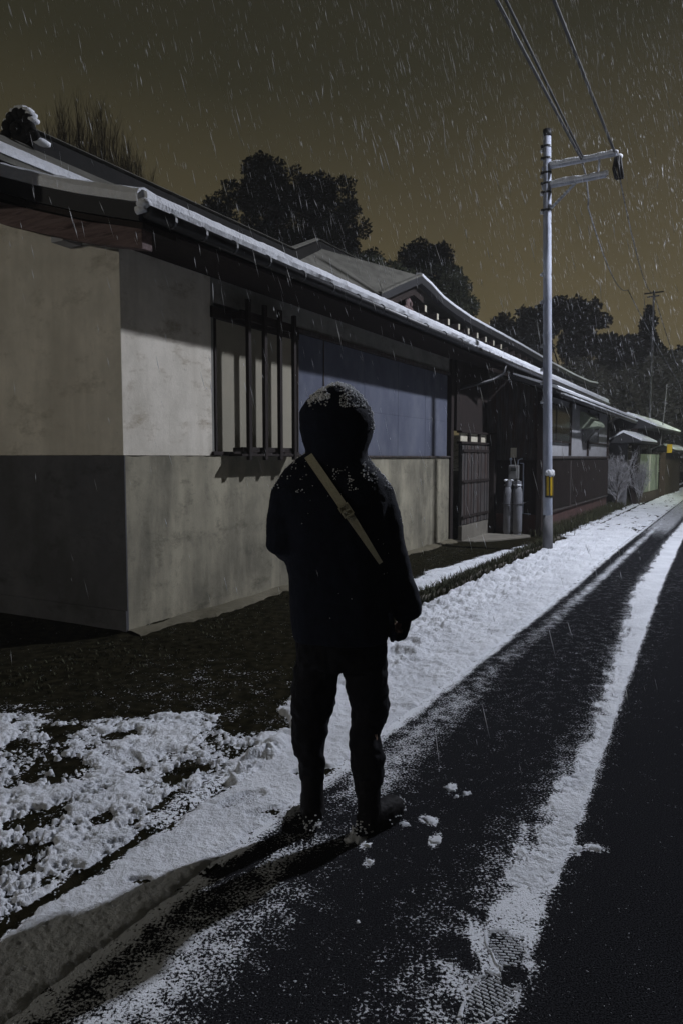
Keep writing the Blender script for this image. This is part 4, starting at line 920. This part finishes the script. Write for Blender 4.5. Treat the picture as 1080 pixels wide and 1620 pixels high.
# body (one continuous surface): legs, trunk, neck, head, arms, gloved-hand-shaped hands with five fingers
bd = MB()
bd.loft([(-.02,0,.74,.15,.10), (-.02,0,.85,.16,.11), (-.025,.0,1.02,.14,.10), (-.03,0,1.2,.15,.11), (-.035,0,1.34,.17,.105), (-.035,0,1.42,.12,.08), (-.025,.01,1.46,.06,.06)], 20)
bd.tube([(-.025,.01,1.42), (-.02,.03,1.56)], [.058, .055], 14)
bd.ell((-.02,.05,1.635), (.075,.095,.115), 20, 14)
bd.ell((-.02,.145,1.615), (.014,.022,.02), 8, 6).ell((-.02,.138,1.575), (.024,.012,.008), 8, 6)
for s_ in (-1, 1):
    bd.ell((-.02+s_*.03,.132,1.645), (.014,.012,.009), 8, 6).ell((-.02+s_*.077,.045,1.625), (.010,.02,.03), 8, 6)
bd.tube([(-.085,0,.78), (-.095,0,.66), (-.122,.012,.46), (-.122,.0,.30), (-.117,.0,.12), (-.117,.02,.06)], [.075,.062,.046,.042,.030,.03], 14)
bd.tube([(.075,0,.78), (.093,0,.66), (.104,.0,.44), (.106,-.02,.28), (.107,-.04,.10), (.115,-.03,.05)], [.075,.062,.046,.042,.030,.03], 14)
bd.tube([(-.117,-.01,.055), (-.112,.13,.05)], [.025,.02], 10).tube([(.105,-.045,.05), (.19,.05,.045)], [.025,.02], 10)
bd.tube([(-.17,0,1.385), (-.225,-.0,1.14), (-.16,.22,1.10), (-.13,.28,1.10)], [.05,.042,.03,.026], 12)
bd.tube([(.115,0,1.385), (.205,-.0,1.13), (.262,.03,.865)], [.05,.042,.028], 12)
def hand(m, wrist, d, pn, th, s=1.0, curl=.8, r_=.0095):
    """palm + four curled fingers + thumb. d: pointing direction, pn: palm normal (fingers curl towards it), th: thumb side"""
    w_ = Vector(wrist); d = Vector(d).normalized(); pn = Vector(pn).normalized(); th = Vector(th).normalized()
    for i in range(4):
        o_ = th*(.030-.020*i)*s
        m.tube([w_ + o_*.6, w_ + d*.045*s + o_, w_ + d*.088*s + o_], [.015*s, .0145*s, .0125*s], 8)
    for i, ln in enumerate((.9, 1.0, .94, .76)):
        o_ = th*(.031-.0205*i)*s; p = w_ + d*.085*s + o_; a = .35; q = [p]
        for seg, l in enumerate((.040, .027, .020)):
            a += curl*(.75 + .1*seg); q.append(q[-1] + (d*math.cos(a) + pn*math.sin(a))*l*ln*s)
        m.tube(q, [r_*1.1, r_*1.05, r_*.95, r_*.78], 8)
    b = w_ + d*.03*s + th*.026*s
    m.tube([b, b + (d*.55 + th*.5 + pn*.5).normalized()*.038*s, b + (d*.55 + th*.35 + pn*.55).normalized()*.068*s, b + (d*.60 + th*.1 + pn*.8).normalized()*.088*s], [.014, .0125, .011, .009], 8)
HW = (.268, .035, .858)
hand(bd, HW, (-.25,.2,-1), (-1,-.25,.1), (-.15,1,0), .72, 1.15, .0062)
hand(bd, (-.13,.28,1.10), (.6,.7,.0), (.1,-.2,-.3), (0,0,1), .80, .7, .0075)
body = remeshed(bd, 'person', M['skin'], None, .0075, 2)
body.location = (0, PY, 0)
tag(body, 'person seen from behind in a dark hooded coat standing in snow', 'person')
# jacket with hood
j = MB()
j.loft([(-.004,.0,.770,.185,.135), (-.004,.0,.80,.193,.140), (-.006,.0,.90,.198,.145), (-.008,.0,1.03,.206,.148), (-.015,.0,1.16,.212,.15), (-.028,.0,1.28,.222,.150), (-.036,.0,1.36,.226,.138), (-.040,.005,1.415,.215,.122), (-.042,.01,1.452,.190,.108), (-.036,.015,1.485,.155,.095), (-.026,.02,1.512,.125,.09)], 28)
j.loft([(-.022,.02,1.43,.13,.10), (-.020,.02,1.49,.124,.115), (-.018,.025,1.53,.124,.128), (-.018,.025,1.58,.140,.140), (-.019,.02,1.635,.147,.148), (-.020,.02,1.68,.142,.144), (-.019,.025,1.718,.120,.130), (-.014,.03,1.752,.088,.108), (-.010,.035,1.775,.054,.078), (-.007,.04,1.792,.020,.035)], 28)
# left arm bent forward, right arm hanging
j.tube([(-.180,.0,1.415), (-.212,-.005,1.36), (-.222,-.02,1.24), (-.226,-.03,1.16), (-.213,.02,1.145), (-.17,.15,1.14), (-.12,.25,1.14)], [.060,.072,.074,.072,.064,.057,.05], 18)
j.tube([(.105,.0,1.41), (.140,-.0,1.36), (.166,-.005,1.25), (.180,-.01,1.15), (.215,-.0,1.05), (.245,.01,.96), (.266,.02,.885), (.272,.022,.858)], [.060,.068,.070,.068,.065,.062,.058,.054], 18)
jk = remeshed(j, 'jacket', M['jacket'], body, .008, 8, [(.16, .016), (.05, .008), (.02, .003)])
# hood front rim and seams, cuffs, hem
m = MB()
for s0, s1 in ((-30, 210),):
    pts = []
    for i in range(25):
        a = R(s0 + (s1-s0)*i/24); pts.append((-.019 + .118*math.cos(a), .145 + .01*math.sin(a*3), 1.62 + .135*math.sin(a)))
    m.tube(pts, .012, 8)
m.build('hood_rim', M['jacket'], jk, smooth=True)
m = MB(); pts = [(-.016 + .002*math.sin(i), .025-.148*math.cos(R(-5+i*7.2))*(1 if i < 99 else 1), 1.62+.150*math.sin(R(-35+i*7.4))) for i in range(16)]
MB().tube([(.247,.012,.905), (.270,.024,.868)], [.056, .054], 16).build('cuff', M['jacket'], jk, smooth=True)
MB().tube([(.25,.012,.925), (.251,.012,.918)], [.060, .060], 16).build('cuff_strap', M['jacket'], jk, smooth=True)
MB().tube([(.19,-.10,.90), (.20,-.05,.80), (.202,-.02,.775)], [.012,.012,.010], 6).build('hem_tab', M['jacket'], jk, smooth=True)
# trousers
t = MB()
t.loft([(-.004,0,.84,.16,.115), (-.004,0,.76,.182,.125), (-.004,0,.70,.183,.122), (-.004,0,.665,.178,.115)], 24)
t.tube([(-.088,0,.80), (-.092,0,.68), (-.108,.005,.60), (-.116,.015,.52), (-.130,.012,.46), (-.132,.0,.39), (-.126,.0,.30), (-.120,.0,.22), (-.118,.0,.165)], [.086,.092,.089,.090,.077,.069,.062,.052,.043], 20)
t.tube([(.080,0,.80), (.090,0,.68), (.102,0,.60), (.112,0,.52), (.108,.005,.44), (.096,.0,.385), (.105,-.01,.33), (.110,-.025,.24), (.108,-.035,.16), (.108,-.04,.11)], [.086,.090,.086,.084,.073,.067,.067,.060,.050,.043], 20)
tr = remeshed(t, 'trousers', M['trousers'], body, .008, 6, [(.10, .030), (.04, .018)])
# gloves and the bare wrist
g = MB(); hand(g, HW, (-.25,.2,-1), (-1,-.25,.1), (-.15,1,0), .95, 1.05, .0130)
remeshed(g, 'glove', M['glove'], body, .0035, 2)
g = MB(); hand(g, (-.13,.28,1.10), (.6,.7,.0), (.1,-.2,-.3), (0,0,1), 1.0, .7, .0115)
remeshed(g, 'glove', M['glove'], body, .0035, 2)
MB().tube([(.268,.033,.872), (.272,.036,.846)], [.030, .027], 12).build('glove_cuff', M['meterm'], body, smooth=True)
# boots
def boot(cx, cy, zb, head, label):
    ca, sa = math.cos(head), math.sin(head)
    def T(f, s, z): return (cx + f*sa + s*ca, cy + f*ca - s*sa, z+zb)
    b = MB()
    b.tube([T(.0,0,.22), T(0,0,.14), T(.005,0,.07)], [.044,.046,.048], 16)
    b.tube([T(-.035,0,.045), T(.03,0,.045), T(.10,0,.042), T(.165,0,.036), T(.20,0,.032)], [.040,.049,.052,.050,.034], 16)
    o = remeshed(b, 'boot', M['boot'], body, .006, 3, [(.03, .006)])
    s = MB(); n = 20; vs = []
    out = []
    for i in range(n):
        a = 2*math.pi*i/n; f = math.cos(a)*.148; w_ = math.sin(a)*(.051 - .010*(f < 0)); out.append((f+.075, w_))
    vs = [T(f, w_, .0) for f, w_ in out] + [T(f, w_, .026) for f, w_ in out]
    s.add(vs, [tuple(range(n)), tuple(range(2*n-1, n-1, -1))] + [(i, (i+1) % n, (i+1) % n+n, i+n) for i in range(n)])
    s.build('sole', M['boot'], o)
    k = MB(); r = random.Random(int(cx*1000))
    for i in range(30):
        a = r.uniform(-2.2, 2.2) if r.random() < .45 else r.choice([math.pi + r.uniform(-.6, .6)]); f = math.cos(a)*.158+.075; w_ = math.sin(a)*.058
        k.ell(T(f, w_, .008+.03*r.random()), (.003+.003*r.random(), .004, .003), 5, 4)
    for i in range(40):
        a = math.pi + r.uniform(-.9, .9); k.ell(T(math.cos(a)*.140+.078, math.sin(a)*.05, .012+.05*r.random()**2), (.0025+.0025*r.random(), .003, .003), 5, 4)
    for i in range(60):
        f = r.uniform(.11, .23); w_ = r.uniform(-.04, .04); k.ell(T(f, w_, .084-.28*abs(f-.12)-abs(w_)*.35), (.002+.003*r.random(), .003, .003), 5, 4)
    tag(k.build('boot_snow', M['snow'], o, smooth=True), kind='stuff')
boot(-.118, -.005, .012, R(-3), '')
boot(.108, -.045, .005, R(42), '')
# shoulder bag: webbing strap over the left shoulder, buckle, pouch at the front hip
bagp = empty('shoulder_bag', (0, PY, 0)); tag(bagp, 'khaki webbing strap with a slider buckle crossing the back of the coat', 'bag')
dg = bpy.context.evaluated_depsgraph_get(); jke = jk.evaluated_get(dg); jme = jke.to_mesh()
jv = np.array([v.co[:] for v in jme.vertices]); jn = np.array([v.normal[:] for v in jme.vertices]); jke.to_mesh_clear()
from mathutils.bvhtree import BVHTree
bv = BVHTree.FromObject(jk, dg)
def surf(x, z, y0=-1.0):
    hit = bv.ray_cast(Vector((x, y0, z)), Vector((0, 1, 0)))
    return hit[0] if hit[0] is not None else None
def ribbon(p0, p1, hw, n, off, lift=.0):
    vs = []; fs = []; d = (Vector((p1[0], 0, p1[1]))-Vector((p0[0], 0, p0[1]))).normalized(); s = Vector((-d.z, 0, d.x))
    line = []
    for i in range(n+1):
        t_ = i/n; x = p0[0] + (p1[0]-p0[0])*t_ + .006*math.sin(t_*math.pi); z = p0[1] + (p1[1]-p0[1])*t_; ys = []
        for k in (-1, 0, 1):
            q = surf(x + s.x*hw*k, z + s.z*hw*k)
            if q is None: q = Vector((x, line[-1][1] if line else -.1, z))
            ys.append(q.y)
        line.append((x, min(ys)-off, z))
    ysm = [l[1] for l in line]
    for _ in range(6): ysm = [ysm[0]] + [min((ysm[i-1]+ysm[i+1])/2, ysm[i]) if 0 < i < n else ysm[i] for i in range(1, n)] + [ysm[-1]]
    for i, (x, _y, z) in enumerate(line):
        for (k, dy) in ((-1, 0), (1, 0), (1, .004), (-1, .004)):
            tw = 1-.5*max(0, i/n-.55)/.45; vs.append((x + s.x*hw*k*tw, ysm[i]+dy, z + s.z*hw*k*tw))
    for i in range(n):
        for j in range(4): fs.append((i*4+j, (i+1)*4+j, (i+1)*4+(j+1) % 4, i*4+(j+1) % 4))
    fs += [(0,1,2,3), (n*4+3, n*4+2, n*4+1, n*4)]
    return vs, fs, line, ysm
S0, S1 = (-.128, 1.508), (.150, 1.098)
vs, fs, ln, ysm = ribbon(S0, S1, .0165, 26, .004)
m = MB().add(vs, fs)
# over the shoulder to the chest, and round the right side to the pouch
m.add([(S0[0]-.014, ysm[0], S0[1]-.008), (S0[0]+.014, ysm[0], S0[1]+.008), (-.075, .03, 1.535), (-.11, .03, 1.515), (-.05, .17, 1.42), (-.085, .17, 1.40)], [(0,1,2,3), (3,2,4,5)])
m.build('strap', M['strap'], bagp)
ib = 13; bc = Vector((ln[ib][0], ysm[ib]-.006, ln[ib][2])); d_ = (Vector((S1[0], 0, S1[1]))-Vector((S0[0], 0, S0[1]))).normalized(); rot = Matrix.Rotation(math.atan2(-d_.z, d_.x), 3, 'Y')
def rb(mb, x0, x1, y0, y1, z0, z1):
    t_ = MB().box(x0, x1, y0, y1, z0, z1); mb.add([bc + rot @ Vector(p) for p in t_.v], t_.f)
b = MB()
rb(b, -.024, .024, -.004, .002, -.021, -.017); rb(b, -.024, .024, -.004, .002, .017, .021)
rb(b, -.024, -.019, -.004, .002, -.0165, .0165); rb(b, .019, .024, -.004, .002, -.0165, .0165); rb(b, -.003, .003, -.005, .001, -.0165, .0165)
b.build('buckle', M['strap'], bagp)
MB().box(-.05, .20, .17, .25, .88, 1.10).build('pouch', M['trousers'], bagp, bevel=.02)
# snow settled on hood and shoulders
def settle(name, parent, test, n, s0, s1, seed):
    r = np.random.default_rng(seed); sc_ = np.array([test(p, q) for p, q in zip(jv, jn)]); 
    idx = np.where(sc_ > 0)[0]; 
    if len(idx) == 0: return
    pr = sc_[idx]/sc_[idx].sum(); pk = r.choice(idx, n, p=pr); m = MB()
    for i in pk:
        s = r.uniform(s0, s1); p = jv[i] + jn[i]*s*.2 + r.normal(0, .0015, 3)
        m.ell(p, (s*r.uniform(.8, 1.2), s*r.uniform(.8, 1.2), s*.95), 6, 4)
    tag(m.build(name, M['snow'], parent, smooth=True), kind='stuff')
def t_hood(p, q):
    if p[2] < 1.58: return 0
    a = mnoise.noise((p[0]*22, p[1]*22, p[2]*22))
    right = 1.0 if (p[0] > -.005 and q[2] > .2 + .0*a and p[2] > 1.69+.0*p[0]) else 0
    rimr = .7 if (p[0] > .07 and q[0] > .6 and p[1] > -.06 and p[2] > 1.60) else 0
    left = 2.2 if (-.125 < p[0] < -.04 and 1.695 < p[2] < 1.745 and p[1] < .02 and q[2] > .1) else 0
    top = 1.5 if p[2] > 1.752 else 0
    return max(0, (right*.8 + rimr*.55 + left + top)*(1 if a > -.05 else .12))
def t_sh(p, q):
    if p[2] < 1.37 or p[2] > 1.52 or q[2] < .35: return 0
    a = mnoise.noise((p[0]*30, p[1]*30, 2)); 
    w_ = 1.0 if (p[0] > -.03) else (.35 if p[0] < -.12 else .05)
    return w_*max(0, a+.10)
settle('hood_snow', jk, t_hood, 2600, .0012, .0042, 3)
settle('shoulder_snow', jk, t_sh, 420, .0010, .0036, 4)
settle('coat_specks', jk, lambda p, q: (.3 + max(q[2], 0)) if (q[1] < .3) else 0, 46, .0011, .0022, 5)

# ------------------------------------------------------------------ falling snow
def snowfall():
    r = np.random.default_rng(77); n = 25000
    Y = 2.2 + 16*r.random(n)**.8; X = (-.62 + 1.5*r.random(n)**.58)*Y*.9 + r.normal(0, .3, n); Z = r.random(n)**.62*(1.5 + .78*Y)
    P = np.stack([X, Y, Z], 1)
    # keep clear of the person and the inside of the house
    uu_ = (X-CX)*UX + (Y-CY)*UY; vv_ = -(X-CX)*UY + (Y-CY)*UX
    ok = ~((np.abs(X) < .5) & (np.abs(Y-PY) < .45) & (Z < 1.9)) & ~((vv_ > -.7) & (uu_ > -.6) & (Z < 6.2))
    ok &= (r.random(n) < np.clip((Z-1.2)/2.2, .28, 1)); P = P[ok]; n = len(P)
    d = np.array([.24, -.05, -1.0]) + r.normal(0, .07, (n, 3)); d /= np.linalg.norm(d, axis=1)[:, None]
    L = .012+.050*r.random(n)**1.4*(1 + .05*P[:, 1]); rad = (.0004+.0016*r.random(n)**2.6)*(1+.07*P[:, 1])
    a = np.cross(d, r.normal(size=(n, 3))); a /= np.linalg.norm(a, axis=1)[:, None]; b = np.cross(d, a)
    V_ = np.stack([P - d*L[:, None], P + a*rad[:, None], P + b*rad[:, None], P - a*rad[:, None], P - b*rad[:, None], P + d*L[:, None]], 1).reshape(-1, 3)
    base = (np.arange(n)*6)[:, None]
    F_ = np.concatenate([base + np.array([t_]) for t_ in ((0,1,2),(0,2,3),(0,3,4),(0,4,1),(5,2,1),(5,3,2),(5,4,3),(5,1,4))])
    o = np_mesh('snowfall', V_, F_, M['snow']); tag(o, 'wet snowflakes falling through the lamplight', kind='stuff')
snowfall()

# ------------------------------------------------------------------ street lamps (outside the frame; they light the place)
def street_lamp(label, base, h, target, power, col, size, half, radius, blend=.05, reach=.6):
    e_ = empty('street_lamp', base); tag(e_, label, 'street lamp')
    MB().tube([(0,0,-.05), (0,0,h*.6), (0,0,h+.25)], [.10, .08, .06], 12).build('post', M['pole'], e_, smooth=True)
    d = Vector(target) - (Vector(base) + Vector((0,0,h))); hd = Vector((d.x, d.y, 0)).normalized()*reach
    MB().tube([(0,0,h+.2), (hd.x, hd.y, h+.22)], .035, 8).build('arm', M['pole'], e_)
    MB().tube([(hd.x*.9, hd.y*.9, h+.20), (hd.x*1.5, hd.y*1.5, h+.16)], [.10, .12], 10).build('housing', M['gutter'], e_)
    ld = bpy.data.lights.new('lamp', 'SPOT'); ld.energy = power; ld.color = col; ld.shadow_soft_size = radius; ld.spot_size = half; ld.spot_blend = blend
    lo = bpy.data.objects.new('lamp', ld); COL.objects.link(lo); lo.parent = e_; lo.location = (hd.x*1.3, hd.y*1.3, h - radius - .02)
    lo.rotation_euler = d.to_track_quat('-Z', 'Y').to_euler(); return lo
# main lamp: tall, ahead on the right, outside the frame
Ln, Lu = 6.3, 8.4; Hk = 2.53 + .96*Ln
KL = W(Lu, -Ln, 0); slope = math.atan(.12)      # head almost level: a wide downward beam
axis_local = Vector((0, -math.sin(slope), -math.cos(slope)))       # normal of the cut-off plane, pointing down and to the road
axw = Vector((-axis_local.y*UY, axis_local.y*UX, axis_local.z))
axw = Vector((UX*0 - UY*axis_local.y, UX*axis_local.y, axis_local.z))
head = Vector((KL.x, KL.y, Hk))
key = street_lamp('tall white street lamp beyond the right edge of the photo', (KL.x, KL.y, 0), Hk+.35, head + axw*5, 7300, (.84, .88, 1.0), 1, R(179.9), .17, .001)
kd = key.data; kd.use_nodes = True; kn = kd.node_tree.nodes; ke = kn.get('Emission') or kn.new('ShaderNodeEmission')
kf = kn.new('ShaderNodeLightFalloff'); kf.inputs['Strength'].default_value = 1/12.0      # wide-beam head: even light along the street
kd.node_tree.links.new(kf.outputs['Linear'], ke.inputs['Strength'])
key.matrix_parent_inverse = Matrix.Identity(4); key.location = (0, 0, Hk + .13)
# weak old lamp behind the photographer
rear = street_lamp('dim street lamp far left behind the photographer', (-12.6, -3.2, 0), 4.2, (-2, 6.5, 2.2), 680, (1.0, .95, .84), 1, R(150), .10, .3)
# far lamp with a greenish tube lighting the far garden wall
far = street_lamp('greenish street lamp at the far end of the street', (15.2, 25.2, 0), 4.6, (12.2, 27.5, .8), 420, (.88, 1.0, .78), 1, R(150), .12, .5)

# ------------------------------------------------------------------ snowy night air
hz = MB().box(-160, 160, -30, 230, -1.5, 24).build('haze', bpy.data.materials.new('snowy_air')); tag(hz, kind='stuff')
hm = hz.data.materials[0]; hm.use_nodes = True; hn = hm.node_tree.nodes; hn.clear()
ho = hn.new('ShaderNodeOutputMaterial'); hv = hn.new('ShaderNodeVolumePrincipled'); hv.inputs['Density'].default_value = .0016; hv.inputs['Color'].default_value = (.9, .9, .9, 1)
hm.node_tree.links.new(hv.outputs[0], ho.inputs['Volume'])
scene.cycles.volume_bounces = 1
